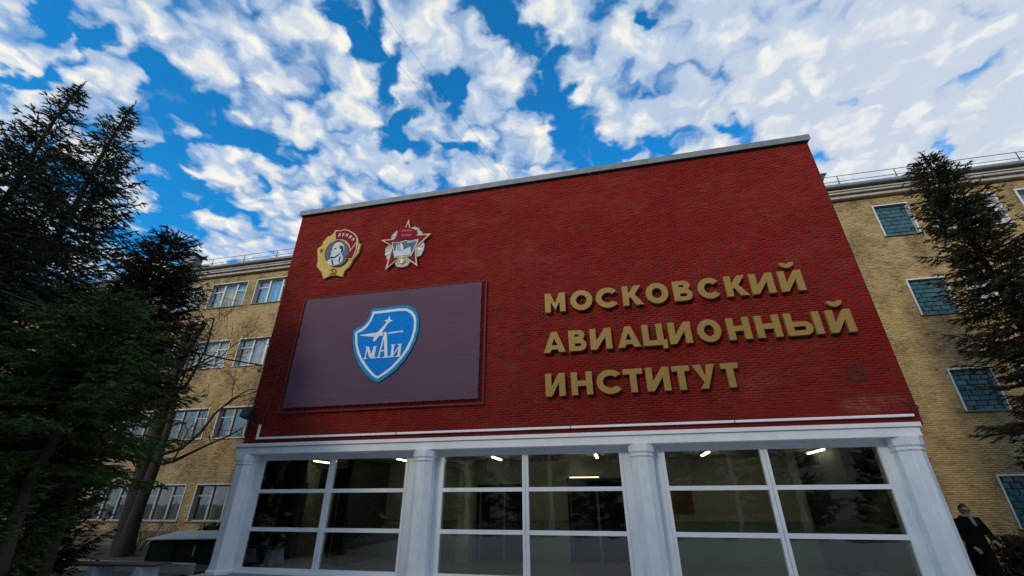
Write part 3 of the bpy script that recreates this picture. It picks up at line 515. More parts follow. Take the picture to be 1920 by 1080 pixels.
# windows of the long building: one prototype per look, copies share mesh data
def pane_mesh(w, h): return MB().box(-w / 2, w / 2, -.003, .003, 0, h).mesh('pane', WING_GLASS)
def curtain_mesh(w, h, seed, gapc=0.):
    rng = random.Random(seed); n = 90; vs = []; fs = []
    for i in range(n + 1):
        x = -w / 2 + w * i / n; a = .035 * math.sin(i * .9 + rng.random()) + .02 * math.sin(i * .37)
        for z in (0, h): vs.append((x, a, z))
    for i in range(n):
        if gapc and abs(i / n - .5) < gapc: continue
        fs.append((2 * i, 2 * i + 2, 2 * i + 3, 2 * i + 1))
    return MB().add(vs, fs, True).mesh('curtain', CURTAIN)
def make_window(kind, row, h):
    """built round (0,0,0) = middle of the sill line on the wall face"""
    W = 1.22 if kind == 'block' else 2.32
    t = .05 if kind != 'modern' else .07
    tr = MB().box(-W / 2, -W / 2 + t, -.03, .13, 0, h - t).box(W / 2 - t, W / 2, -.03, .13, 0, h - t).box(-W / 2, W / 2, -.034, .13, h - t, h)
    win = tr.build('window', REVEAL if kind == 'wide' else WIN_FRAME, WB)
    MB().box(-W / 2 - .04, W / 2 + .04, -.07, .1, -.035, -.004).build('sill', DARK_SILL if kind != 'wide' or row in (0, 3) else REVEAL, win)
    if kind == 'block':
        MB().box(-W / 2 + t, W / 2 - t, .12, .16, 0, h - t).build('joint', BLOCK_JOINT, win)
        nr = 8; bh = (h - t) / nr; nc = 4; bw = (W - 2 * t) / nc
        me = MB().box(-bw / 2 + .008, bw / 2 - .008, -.03, 0, .008, bh - .008, .01).mesh('glass_block', BLOCK_GLASS)
        mh = MB().box(-bw / 4 + .008, bw / 4 - .008, -.03, 0, .008, bh - .008, .01).mesh('glass_block', BLOCK_GLASS)
        rng = random.Random(row)
        for j in range(nr):
            xs = [(-W / 2 + t + bw * (i + .5), me) for i in range(nc)] if j % 2 == 0 else [(-W / 2 + t + bw * (i + 1), me) for i in range(nc - 1)] + [(-W / 2 + t + bw / 4, mh), (W / 2 - t - bw / 4, mh)]
            for x, q in xs: link('glass_block', q, win, (x, .12 + rng.uniform(-.004, .004), j * bh), (rng.gauss(0, .02), 0, rng.gauss(0, .02)))
        return win
    fm = WIN_FRAME if kind == 'modern' or row < 2 else OLD_FRAME
    f = MB(); y0, y1 = .12, .18; b = .055; x0 = -W / 2 + t; x1 = W / 2 - t; z1 = h - t
    f.box(x0, x0 + b, y0, y1, 0, z1).box(x1 - b, x1, y0, y1, 0, z1).box(x0 + b, x1 - b, y0, y1, 0, b).box(x0 + b, x1 - b, y0, y1, z1 - b, z1)
    ms = [-W / 6, W / 6] if kind == 'wide' else [.22]
    mw = .042 if kind == 'wide' else .05
    for mx in ms: f.box(mx - mw, mx + mw, y0 - .02, y1, b, z1 - b)
    cells = [(x0 + b, ms[0] - mw)] + [(ms[i] + mw, ms[i + 1] - mw) for i in range(len(ms) - 1)] + [(ms[-1] + mw, x1 - b)]
    zt = z1 * .7
    for i, (a, c) in enumerate(cells):
        tall = (kind == 'wide' and i == 1) or (kind == 'modern' and i == 0)
        rects = [(b, z1 - b)] if tall else [(b, zt - .025), (zt + .025, z1 - b)]
        if not tall: f.box(a, c, y0, y1 - .01, zt - .025, zt + .025)
        for k, (za, zb) in enumerate(rects):
            if kind == 'modern' and i == 1 and k == 0:
                s = .07; f.box(a, a + s, y0 - .035, y0 - .003, za, zb).box(c - s, c, y0 - .035, y0 - .003, za, zb).box(a + s, c - s, y0 - .035, y0 - .003, za, za + s).box(a + s, c - s, y0 - .035, y0 - .003, zb - s, zb)
            link('pane', pane_mesh(c - a - .004, zb - za - .004), win, ((a + c) / 2, .15, za + .002))
    f.build('frame', fm, win)
    rng = random.Random(row * 7 + (kind == 'modern'))
    if kind == 'modern': link('curtain', curtain_mesh(1.2, h, 3), win, (-.4, .45, 0))
    elif row == 0: link('curtain', curtain_mesh(2.2, h + .1, 1, .0), win, (0, .30, -.05))
    elif row == 1: link('curtain', curtain_mesh(2.2, h, 2), win, (0, .25, 0))
    elif row == 2: link('curtain', curtain_mesh(.3, h, 5), win, (-.8, .5, 0)); link('curtain', curtain_mesh(.2, h, 6), win, (.3, .5, 0))
    else: link('curtain', curtain_mesh(.16, h, 7), win, (-.45, .4, 0)); link('curtain', curtain_mesh(.14, h, 8), win, (.5, .4, 0))
    return win
DARK_FRAME = worn('weathered_dark_frame', (.20, .205, .20), .6, .2, 5, .3, dirt=(.08, .075, .07))
protos = {}
for (x0, x1, z0, z1, kind, row) in WINS:
    key = (kind, row)
    if key not in protos: o = protos[key] = make_window(kind, row, z1 - z0)
    else: o = copy_tree(protos[key], WB)
    o.location = ((x0 + x1) / 2, 0, z0)

# roof railing, one part per post, rails as parts
post = MB().tube([(0, 0, 0), (0, 0, .62)], .016, 5).tube([(0, 0, .35), (0, .35, 0)], .01, 4).mesh('railing_post', BLACK_METAL)
for k in range(31):
    x = -35 + 2.05 * k
    if -9.5 < x < 5: continue
    link('railing_post', post, WB, (x, -.30, TOPZ + .42))
for z in (.34, .62): MB().tube([(-35.5, -.30, TOPZ + .42 + z), (27, -.30, TOPZ + .42 + z)], .013, 5).build('railing_rail', BLACK_METAL, WB)
# ventilation shafts on the roof
def roof_vent(x, y, w, z1, label):
    t = tag(empty('roof_vent', (x, y, TOPZ + .42)), label, 'roof vent', 'vent shafts on the yellow building roof')
    h = z1 - TOPZ - .42
    MB().box(-w / 2, w / 2, -.3, .3, 0, h, .02).box(-w / 2 - .03, w / 2 + .03, -.33, .33, h * .55, h * .55 + .05).build('shaft', ZINC, t)
    v = [(-w / 2 - .15, -.45, h + .12), (w / 2 + .15, -.45, h + .12), (w / 2 + .15, .45, h + .12), (-w / 2 - .15, .45, h + .12), (0, 0, h + .38)]
    MB().add(v, [(0, 1, 4), (1, 2, 4), (2, 3, 4), (3, 0, 4), (3, 2, 1, 0)]).build('cap', DARK_ROOF, t)
    for sx in (-1, 1): MB().box(sx * (w / 2 - .05) - .02, sx * (w / 2 - .05) + .02, -.28, -.24, h, h + .12).build('cap_bracket', BLACK_METAL, t)
roof_vent(-24.7, 18.5, .75, 15.45, 'tall zinc roof vent with a pointed cap beside the left spruces')
roof_vent(-23.55, 18.6, .95, 14.45, 'short squat zinc roof vent right of the tall one on the left roof')
t = tag(empty('roof_hatch', (12.6, 18.2, TOPZ + .42)), 'low grey sloping roof hatch behind the railing of the right roof', 'roof hatch')
MB().add([(-1.3, -.6, 0), (1.3, -.6, 0), (1.3, .6, 0), (-1.3, .6, 0), (-1.2, -.6, .2), (1.3, -.6, 1.25), (1.3, .6, 1.25), (-1.2, .6, .2)], [(0, 1, 5, 4), (1, 2, 6, 5), (2, 3, 7, 6), (3, 0, 4, 7), (3, 2, 1, 0)]).build('casing', ZINC, t)
MB().add([(-1.35, -.68, .21), (1.38, -.68, 1.28), (1.38, .68, 1.28), (-1.35, .68, .21), (-1.35, -.68, .25), (1.38, -.68, 1.33), (1.38, .68, 1.33), (-1.35, .68, .25)], [(0, 3, 2, 1), (4, 5, 6, 7), (0, 1, 5, 4), (1, 2, 6, 5), (2, 3, 7, 6), (3, 0, 4, 7)]).build('lid', DARK_ROOF, t)

# ------------------------------------------------------------------ red entrance block (local y: 0 = brick face at 11 m)
EY = 11.0
EB = tag(empty('entrance_building', (0, EY, 0)), 'dark red brick entrance block with a white colonnade and glazed ground floor', 'building')
X0, X1 = -10.36, 6.37; ZB, ZT = 3.10, 11.08
def lb(y): return y - EY
MB().box(X0, X1, 0, .4, ZB, ZT).build('wall', RED_MORTAR, EB)
MB().box(X0, X0 + .35, .401, 5.75, 0, ZT - .2).box(X1 - .35, X1, .401, 5.75, 0, ZT - .2).box(X0 + .351, X1 - .351, .401, 5.75, ZT - .5, ZT - .25).box(X0 + .351, X1 - .351, .401, 5.7, ZB + .1, ZB + .35).build('side_wall', RED_MORTAR, EB)
lay_bricks(EB, X0, X1, ZB + .03, ZT, 0, .205, .0595, .010, [], .012, REDM_P, REDM, 8, covered=[(-9.6, -3.1, 3.9, 7.8), (-1.7, 6.1, 3.9, 7.3)])
# parapet flashing in lengths
xs = [X0 - .06, -7.9, -5.2, -2.6, 0.1, 2.75, X1 + .06]
for i in range(6):
    a, b = xs[i] + (.004 if i else 0), xs[i + 1]
    MB().box(a, b, -.10, .5, ZT + .004, ZT + .19, .008).box(a, b, -.115, -.102, ZT - .03, ZT + .17).build('parapet_flashing', ZINC, EB)
MB().box(X0 + .1, X1 - .1, -.04, -.012, ZT - .06, ZT - .032).build('parapet_shade_strip', BLACK_METAL, EB)  # black strip stands in for the shade under the flashing
# stone beam over the columns: broad band and proud fillet
BX0, BX1 = -10.33, 6.15
MB().box(BX0, BX1, lb(10.78), lb(11.3), 2.85, 3.035, .006).build('beam', WHITE_TRIM, EB)
MB().box(BX0 - .03, BX1 + .03, lb(10.735), lb(11.0) - .012, 3.039, 3.125, .006).build('beam_fillet', WHITE_TRIM, EB)
# columns
for i, cx in enumerate((-10.05, -4.735, .588, 5.90)):
    prof = [(.33, 0), (.33, .12), (.285, .16), (.272, .3), (.262, 2.55), (.262, 2.57)]
    c = MB().lathe(cx, lb(10.99), prof, 8, False, R(22.5)).build('column', WHITE_PLASTER, EB)
    MB().lathe(cx, lb(10.99), [(.262, 2.572), (.285, 2.60), (.285, 2.625), (.262, 2.64), (.262, 2.655), (.30, 2.69), (.305, 2.845)], 8, False, R(22.5)).build('capital', WHITE_PLASTER, c)
GX = [(-9.665, -5.25), (-4.34, .153), (1.04, 5.51)]
PX = [(-10.30, -9.665), (-5.25, -4.34), (.153, 1.04), (5.51, 6.12)]
for a, b in PX: MB().box(a, b, lb(11.13), lb(11.5), 0, 2.848, .01).build('pilaster', WHITE_PLASTER, EB)
MB().box(-9.663, 5.508, lb(11.12), lb(11.3), 2.775, 2.848).build('lintel', WHITE_TRIM, EB)
# glazing: three bays, two by three panes each
GY = 11.15; ZL = [.155, 1.03, 1.93, 2.737]
for (a, b) in GX:
    f = MB(); mid = (a + b) / 2 if a < 1 else 3.215
    if a < -9: mid = -7.46
    if -5 < a < 0: mid = -2.17
    f.box(a, a + .07, lb(GY - .03), lb(GY + .08), .10, 2.774).box(b - .07, b, lb(GY - .03), lb(GY + .08), .10, 2.774)
    f.box(a + .071, b - .071, lb(GY - .03), lb(GY + .08), 2.705, 2.774).box(a + .071, b - .071, lb(GY - .03), lb(GY + .08), .10, .185)
    f.box(mid - .075, mid - .006, lb(GY - .045), lb(GY + .08), .186, 2.704).box(mid + .006, mid + .075, lb(GY - .045), lb(GY + .08), .186, 2.704).box(mid - .006, mid + .006, lb(GY - .01), lb(GY + .07), .186, 2.704)
    w = f.build('window_wall', WHITE_TRIM, EB)
    bar = MB()
    for z in (1.03, 1.93):
        bar.box(a + .071, mid - .076, lb(GY - .035), lb(GY + .07), z - .045, z + .045).box(mid + .076, b - .071, lb(GY - .035), lb(GY + .07), z - .045, z + .045)
    bar.build('glazing_bar', WHITE_TRIM, w)
    for (p, q) in ((a + .071, mid - .076), (mid + .076, b - .071)):
        for j in range(3):
            z0 = (.186, 1.076, 1.976)[j]; z1 = (.984, 1.884, 2.704)[j]
            MB().box(p + .001, q - .001, lb(GY + .02), lb(GY + .026), z0, z1).build('pane', ENT_GLASS, w)
    MB().box(a - .02, b + .02, lb(11.0), lb(11.119), .06, .098, .004).build('sill', WHITE_TRIM, EB)
MB().box(-10.5, 6.3, lb(10.4), lb(11.4), 0, .055, .01).build('step', KERB, EB)
# foyer behind the glass
MB().box(-10.0, 6.0, lb(11.5), lb(15.2), .02, .06).build('foyer_floor', ROOM_FLOOR, EB)
MB().box(-10.0, 6.0, lb(11.31), lb(15.2), 2.86, 2.90).build('foyer_ceiling', ROOM_CEIL, EB)
bw = MB()
for a, b in ((-9.99, -4.45), (-2.95, -1.5), (.06, 6.0)): bw.box(a, b, lb(15.0), lb(15.2), .06, 2.858)
bw.box(-4.45, -2.95, lb(15.0), lb(15.2), 2.1, 2.858).box(-1.5, .06, lb(15.0), lb(15.2), 2.25, 2.858)
bw.build('foyer_back_wall', ROOM_WALL, EB)
MB().box(-9.998, -9.98, lb(11.52), lb(14.99), .062, 2.856).box(5.98, 5.998, lb(11.52), lb(14.99), .062, 2.856).build('foyer_side_wall', ROOM_WALL, EB)
wc = MB()
for a, b in ((-7.74, -4.54), (-2.86, -1.59), (.15, 5.14)): wc.box(a, b, lb(14.985), lb(14.999), .062, 1.12).box(a, b, lb(14.975), lb(14.999), 1.122, 1.15)
wc.build('wainscot', worn('green_wall_paint', (.24, .33, .27), .5, .1, 1, .1), EB)
for x in (-4.75,): MB().box(x - .2, x + .2, lb(14.3), lb(14.7), .06, 2.858, .01).build('foyer_pillar', ROOM_WALL, EB)
MB().box(1.2, 2.1, lb(14.95), lb(14.998), 1.35, 2.0).build('notice_board', worn('notice_board_felt', (.2, .13, .08), .9, .1), EB)
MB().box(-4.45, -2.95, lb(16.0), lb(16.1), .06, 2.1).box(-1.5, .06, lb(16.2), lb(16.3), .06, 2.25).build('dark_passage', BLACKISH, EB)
for a, b, h in ((-4.45, -2.95, 2.1), (-1.5, .06, 2.25)):
    MB().box(a - .08, a, lb(14.96), lb(14.999), .06, h + .08).box(b, b + .08, lb(14.96), lb(14.999), .06, h + .08).box(a, b, lb(14.96), lb(14.999), h, h + .08).build('door_frame', BLACKISH, EB)
MB().box(-.72, -.70 + .05, lb(15.4), lb(15.45), .06, 2.2).box(-3.72, -3.68, lb(15.3), lb(15.34), .06, 2.1).build('door_edge', OLD_FRAME, EB)
MB().box(-9.99, -9.3, lb(12.6), lb(12.7), .06, 2.858).box(-7.9, -7.75, lb(12.6), lb(15), .06, 2.858).build('foyer_partition', DARKROOM, EB)
MB().box(-9.28, -9.16, lb(12.55), lb(12.65), .06, 2.2).build('door_post', worn('teal_door_post', (.16, .32, .34), .5, .1), EB)
MB().box(-8.6, -8.52, lb(13.2), lb(13.28), .06, 2.3).box(-8.3, -8.1, lb(13.0), lb(13.1), .06, 2.2).build('door_leaf', DARKROOM, EB)
MB().box(-9.0, -7.9, lb(12.9), lb(13.0), 2.0, 2.6).build('hanging_panel', BLACKISH, EB)
MB().box(5.15, 5.3, lb(12.2), lb(15), .06, 2.858).build('foyer_partition', DARKROOM, EB)
# ceiling tubes
for i, x in enumerate((-9.1, -6.3, -3.4, -.52, 2.35, 5.0)):
    names = ('leftmost ceiling tube light behind the first top pane', 'tube light behind the second pane, left of the second column', 'tube light behind the third pane, right of the second column', 'tube light behind the fourth pane, left of the third column', 'tube light behind the fifth pane, right of the third column', 'rightmost tube light on the foyer ceiling, behind the last top pane')
    t = tag(empty('ceiling_light', (x, 13.1, 2.858)), names[i], 'ceiling light', 'tube lights on the foyer ceiling')
    MB().box(-.06, .06, -.62, .62, -.04, -.001).build('housing', WIN_FRAME, t)
    MB().box(-.028, .028, -.5, .5, -.07, -.041).build('tube', TUBE, t)
t = tag(empty('wall_light', (-.75, 14.93, 2.32)), 'long thin tube light over the dark doorway at the back of the foyer', 'wall light')
MB().box(-.75, .2, 0, .06, .02, .06).build('housing', WIN_FRAME, t); MB().box(-.73, .18, -.02, -.001, .02, .05).build('tube', emit_mat('back_tube', (1, .85, .6), 3), t)
t = tag(empty('waste_bin', (5.0, 11.9, .06)), 'low bright green bin standing behind the glass at the far right', 'bin')
GREEN = worn('green_plastic', (.03, .25, .05), .4, .1)
MB().lathe(0, 0, [(.2, 0), (.25, .24)], 14).build('body', GREEN, t); MB().lathe(0, 0, [(.27, .242), (.27, .27), (.2, .30)], 14).build('lid', GREEN, t)
# ------------------------------------------------------------------ lettering
def arc(cx, cz, rx, rz, a0, a1, n):
    return [(cx + rx * math.cos(R(a0 + (a1 - a0) * i / n)), cz + rz * math.sin(R(a0 + (a1 - a0) * i / n))) for i in range(n + 1)]
def glyph(c, w, h):
    """list of shapes, each a list of loops (outer, holes...)"""
    t = .158; b = .135
    if c == 'М': return [[[(0, 0), (0, h), (t, h), (w / 2, h * .46), (w - t, h), (w, h), (w, 0), (w - t, 0), (w - t, h * .53), (w / 2, h * .10), (t, h * .53), (t, 0)]]]
    if c == 'И': return [[[(0, 0), (0, h), (t, h), (t, h * .42), (w - t, h), (w, h), (w, 0), (w - t, 0), (w - t, h * .58), (t, 0)]]]
    if c == 'Н': return [[[(0, 0), (0, h), (t, h), (t, h / 2 + b / 2), (w - t, h / 2 + b / 2), (w - t, h), (w, h), (w, 0), (w - t, 0), (w - t, h / 2 - b / 2), (t, h / 2 - b / 2), (t, 0)]]]
    if c == 'Т': return [[[(0, h), (w, h), (w, h - b), (w / 2 + t / 2, h - b), (w / 2 + t / 2, 0), (w / 2 - t / 2, 0), (w / 2 - t / 2, h - b), (0, h - b)]]]
    if c == 'У': return [[[(0, h), (t * 1.2, h), (w * .53, h * .50), (w - t * 1.15, h), (w, h), (w * .58, 0), (w * .58 - t * 1.15, 0), (w * .44, h * .26)]]]
    if c == 'К': return [[[(0, 0), (0, h), (t, h), (t, h * .62), (w - t * 1.35, h), (w - .03, h), (w * .60, h * .53), (w, 0), (w - t * 1.3, 0), (w * .40, h * .40), (t, h * .36), (t, 0)]]]
    if c == 'О': return [[arc(w / 2, h / 2, w / 2, h / 2 + .012, 0, 352, 36), arc(w / 2, h / 2, w / 2 - t, h / 2 - b, 0, 350, 32)]]
    if c == 'С':
        k = 38
        return [[arc(w / 2 + .03, h / 2, w / 2 + .03, h / 2 + .012, k, 360 - k, 32) + arc(w / 2 + .03, h / 2, w / 2 + .03 - t, h / 2 - b, 360 - k - 4, k + 4, 28)]]
    if c == 'В':
        r1 = h * .265; r2 = h * .285; o = [(0, 0), (0, h)] + [(w * .45, h)] + arc(w * .93 - r1, h - r1 + .01, r1, r1 - .01, 85, -55, 8) + arc(w - r2, r2, r2, r2, 50, -90, 10)
        return [[o, [(t, h - b * .9)] + arc(w * .93 - r1, h - r1, r1 - t, r1 - b * .9, 90, -90, 6) + [(t, h - 2 * r1 + b * .9)], [(t, 2 * r2 - b * .9)] + arc(w - r2, r2, max(r2 - t, .03), r2 - b * .9, 90, -90, 6) + [(t, b * .9)]]]
    if c == 'А': return [[[(0, 0), (w * .37, h), (w * .63, h), (w, 0), (w - t * 1.1, 0), (w - t * 1.1 - .035, h * .14), (t * 1.1 + .035, h * .14), (t * 1.1, 0)], [(w / 2, h * .68), (w / 2 + .075, h * .34), (w / 2 - .075, h * .34)]]]
    if c == 'Ц':
        e = .075; return [[[(0, 0), (0, h), (t, h), (t, b), (w - e - t, b), (w - e - t, h), (w - e, h), (w - e, b), (w, b), (w, -h * .16), (w - t * .75, -h * .16), (w - t * .75, 0)]]]
    if c == 'Ь':
        r2 = h * .30; return [[[(0, 0), (0, h), (t, h), (t, 2 * r2)] + arc(w - r2, r2, r2, r2, 90, -90, 12), [(t, 2 * r2 - b * .9)] + arc(w - r2, r2, r2 - t * .9, r2 - b * .9, 90, -90, 8) + [(t, b * .9)]]]
    if c == 'Ы': return glyph('Ь', w - t - .05, h) + [[[(w - t, 0), (w - t, h), (w, h), (w, 0)]]]
    if c == 'Й':
        return glyph('И', w, h) + [[[(w / 2 - .17, h + .235)] + [(w / 2 - .07, h + .235), (w / 2 - .04, h + .20), (w / 2 + .04, h + .20), (w / 2 + .07, h + .235)] + [(w / 2 + .17, h + .235)] + arc(w / 2, h + .235, .17, .155, -15, -165, 10)]]
WORD = tag(empty('institute_lettering', (1.6, EY - .15, 4.05)), 'gold raised letters in three lines, МОСКОВСКИЙ АВИАЦИОННЫЙ ИНСТИТУТ, on the red wall', 'lettering')
for ri, row in enumerate(ROWS):
    zb = (6.25, 5.13, 4.0)[ri]; zb = LINE_Z[ri][0]; h = LINE_Z[ri][1] - zb
    for c, xa, xb in row:
        mb = MB()
        k_ = .5 * (.020 * (xa + xb) / 2); xa += abs(k_) + (.01 if xa > 0 else 0); xb -= abs(k_)
        for sh in glyph(c, xb - xa, h): mb.plate([[(x + xa - 1.6, z + zb - 4.05) for x, z in l] for l in sh], 0, .085)
        lo = mb.build('letter', GOLD, WORD); lo['label'] = 'gold letter ' + c
        MB().box((xa + xb) / 2 - 1.6 - .02, (xa + xb) / 2 - 1.6 + .02, .086, .14, zb + h * .5 - 4.05, zb + h * .5 - 4.01).build('mounting_pin', BLACK_METAL, lo)

# ------------------------------------------------------------------ badges on the wall
def paint(name, col, rough=.75): return worn(name, col, rough, .08, 6, .1, spec=.12)
P_GOLD = paint('badge_gold', (.50, .40, .12)); P_PINK = paint('badge_pale_edge', (.62, .42, .32)); P_FLAG = paint('badge_flag_red', (.19, .007, .022))
P_DARK = paint('badge_dark_red', (.13, .02, .025)); P_BLUE = paint('badge_slate', (.09, .13, .20)); P_PALE = paint('badge_pale_blue', (.50, .58, .66)); P_INK = paint('badge_ink', (.03, .04, .06))
P_SILVER = paint('badge_silver', (.42, .46, .52)); P_BROWN = paint('badge_brown', (.24, .07, .04)); P_LETTER = paint('badge_letter_pink', (.60, .22, .18)); P_WHITE = paint('badge_white', (.75, .75, .75))
def layer(parent, name, loops, y, th, mat, single=True):
    mb = MB()
    for l in ([loops] if single else loops): mb.plate([l], y, y + th)
    return mb.build(name, mat, parent)
def ftext(body, size, font_scale_x, mat, parent, loc, rz, th=.004, name='inscription', bold=.0):
    c = bpy.data.curves.new('t', 'FONT'); c.body = body; c.size = size; c.align_x = 'CENTER'; c.align_y = 'CENTER'; c.extrude = th; c.offset = bold; c.resolution_u = 3
    o = bpy.data.objects.new('t', c); COL.objects.link(o); bpy.context.view_layer.update()
    me = bpy.data.meshes.new_from_object(o.evaluated_get(bpy.context.evaluated_depsgraph_get())); bpy.data.objects.remove(o)
    me.materials.clear(); me.materials.append(mat)
    me.transform(Matrix.Diagonal((font_scale_x, 1, 1, 1))); me.transform(Matrix.Rotation(R(90), 4, 'X')); me.transform(Matrix.Rotation(rz, 4, 'Y'))
    o = bpy.data.objects.new(name, me); COL.objects.link(o); o.parent = parent; o.location = loc; return o
LB = tag(empty('order_badge', (LC[0], 10.9, LC[1])), 'gold oval badge with red flag and bust in profile, left of the star badge', 'badge')
base = layer(LB, 'gold_wreath', LEN['base'], 0, .07, P_GOLD)
fe = layer(LB, 'flag', LEN['flagedge'], -.025, .022, P_PINK); layer(fe, 'flag_cloth', LEN['flag'], -.035, .009, P_FLAG); layer(fe, 'flag_fold', LEN['fold'], -.037, .011, P_FLAG)
rg = layer(LB, 'oval_field', LEN['ring'], -.03, .028, P_DARK)
ov = layer(rg, 'oval_face', LEN['oval'], -.036, .005, P_BLUE)
bu = layer(LB, 'bust', LEN['bust'], -.046, .009, P_PALE)
for k in ('hair', 'beard', 'eye', 'lapel', 'lapel2'): layer(bu, 'bust_detail', LEN[k], -.050, .003, P_INK)
layer(LB, 'star', LEN['star'], -.012, .011, P_BROWN)
sk = layer(LB, 'sickle', LEN['sickle'], -.012, .011, P_BROWN); layer(sk, 'hammer', LEN['hammer'], -.018, .005, P_BROWN)
for i, (px, pz, an) in enumerate(LENIN_TXT):
    ftext('ЛЕНИН'[i], .155, .8, P_WHITE, LB, (px, -.045, pz), an, .004, 'inscription_letter', .004)
# wreath leaves in relief
rng = random.Random(5); mb = MB()
n = len(LEN['base'])
cxm = sum(q[0] for q in LEN['ring']) / len(LEN['ring']); czm = sum(q[1] for q in LEN['ring']) / len(LEN['ring'])
for i in range(26):
    a = R(70 + i * 9.5); rr = rng.uniform(.50, .60) * (1.0 if i < 13 else 1.05)
    x = cxm + math.cos(a) * rr * .92 - .05; z = czm + math.sin(a) * rr * .95
    if z > .28 and x > -.1: continue
    d = a + math.pi / 2 + rng.uniform(-.5, .5); L = .055
    mb.plate([[(x - math.cos(d) * L, z - math.sin(d) * L), (x + math.sin(d) * .016, z - math.cos(d) * .016), (x + math.cos(d) * L, z + math.sin(d) * L), (x - math.sin(d) * .016, z + math.cos(d) * .016)]], -.006, -.001)
tag(mb.build('wreath_leaves', paint('badge_gold_leaf', (.40, .33, .09)), LB), kind='stuff')
SB = tag(empty('star_badge', (SC[0], 10.9, SC[1])), 'five-pointed dark red star badge with silver rays, flag and warship panel', 'badge')
layer(SB, 'silver_rays', STAR['silver'], .02, .05, P_SILVER)
for k in ('rayL', 'rayR'): layer(SB, 'ray', STAR[k], .01, .009, P_WHITE)
# grooves of the silver rays
mb = MB(); c = (sum(q[0] for q in STAR['silver']) / 31, sum(q[1] for q in STAR['silver']) / 31)
for q in STAR['silver']:
    x, z = q; a = math.atan2(z - c[1], x - c[0]); w = .006; r = math.hypot(x - c[0], z - c[1])
    dx, dz = math.cos(a), math.sin(a); mb.plate([[(c[0] + dx * r * .5 - dz * w, c[1] + dz * r * .5 + dx * w), (c[0] + dx * r * .5 + dz * w, c[1] + dz * r * .5 - dx * w), (x * .97 + dz * w + c[0] * .03, z * .97 - dx * w + c[1] * .03), (x * .97 - dz * w + c[0] * .03, z * .97 + dx * w + c[1] * .03)]], .014, .019)
mb.build('ray_groove', paint('badge_steel', (.25, .30, .36)), SB)
st = layer(SB, 'star', STAR['star'], -.01, .028, P_PINK); layer(st, 'star_enamel', STAR['inner'], -.016, .005, P_DARK)
pe = layer(SB, 'panel', STAR['panel_edge'], -.026, .009, P_PALE); layer(pe, 'panel_field', STAR['panel'], -.032, .005, P_BLUE)
sh = layer(SB, 'warship', STAR['hull'], -.04, .007, P_PALE)
for k in ('m1', 'm2', 'm3', 'm4'): layer(sh, 'mast', STAR[k], -.038, .005, P_PALE)
fl = layer(SB, 'flag', STAR['flag'], -.046, .019, P_FLAG)
gm = layer(SB, 'gear', STAR['gear'], -.02, .039, P_GOLD); layer(gm, 'gear_centre', STAR['gear2'], -.026, .005, P_WHITE)
ftext('ОКТЯБРЬСКАЯ', .085, .62, P_LETTER, SB, (STAR_TXT[0][0], -.05, STAR_TXT[0][1]), STAR_TXT[0][2], .002, 'inscription', .0015)
ftext('РЕВОЛЮЦИЯ', .085, .66, P_LETTER, SB, (STAR_TXT[1][0], -.05, STAR_TXT[1][1]), STAR_TXT[1][2], .002, 'inscription', .0015)

# ------------------------------------------------------------------ mesh banner with the shield
BN = tag(empty('banner', (-6.3, EY, 4.05)), 'large plum-coloured mesh banner in a pipe frame with a blue shield marked МАИ', 'banner')
bx0, bx1, bz0, bz1 = -9.24, -3.36, 4.09, 7.53
M_ = Mat('plum_mesh_banner')
c = M_.mix(M_.noise(M_.pos(), .7, 3), (.110, .066, .118), (.132, .082, .138))
M_.set(c, .75, 0, .2); M_.bump(M_.noise(M_.pos(), 1.3, 4, .6, (.7, 1, 13)), .35, .02); tb = M_.N('ShaderNodeBsdfTransparent'); mx = M_.N('ShaderNodeMixShader')
M_.K(M_.noise(M_.pos(), 1.1, 3, .5, (1, 1, 9), .35, .75), mx.inputs[0])
mr = M_.N('ShaderNodeMapRange'); M_.K(M_.noise(M_.pos(), 1.1, 3, .5, (.6, 1, 7)), mr.inputs[0]); mr.inputs[3].default_value = .10; mr.inputs[4].default_value = .26
M_.K(mr.outputs[0], mx.inputs[0]); M_.K(M_.b.outputs[0], mx.inputs[1]); M_.K(tb.outputs[0], mx.inputs[2]); M_.K(mx.outputs[0], M_.out.inputs[0])
NX, NZ = 96, 56; V = []; F = []
rr = np.random.default_rng(2)
for j in range(NZ + 1):
    for i in range(NX + 1):
        u, v = i / NX, j / NZ; e = min(u, 1 - u, v, 1 - v)
        sag = .012 * math.sin(math.pi * u) * math.sin(math.pi * v) + .0022 * math.sin(v * 130 + 2 * math.sin(u * 9)) + .004 * math.sin(u * 21 + v * 6) * min(1, e * 12)
        ex = .006 * (math.sin(v * 60) if i in (0, NX) else 0); ez = .005 * (math.sin(u * 110) if j in (0, NZ) else 0)
        V.append((bx0 + (bx1 - bx0) * u + ex + 6.3, -.118 + sag, bz0 + (bz1 - bz0) * v + ez - 4.05))
for j in range(NZ):
    for i in range(NX): a = j * (NX + 1) + i; F.append((a, a + 1, a + NX + 2, a + NX + 1))
me = MB().add(V, F, True).mesh('cloth', M_.m); cloth = link('cloth', me, BN)
fx0, fx1, fz0, fz1 = bx0 - .12, bx1 + .13, bz0 - .13, bz1 + .05
for a, b in (((fx0, fz0), (fx1, fz0)), ((fx0, fz1), (fx1, fz1)), ((fx0, fz0), (fx0, fz1)), ((fx1, fz0), (fx1, fz1))):
    MB().tube([(a[0] + 6.3, -.075, a[1] - 4.05), (b[0] + 6.3, -.075, b[1] - 4.05)], .021, 8).build('frame_pipe', PIPE_RED, BN)
mb = MB(); rng = random.Random(3)
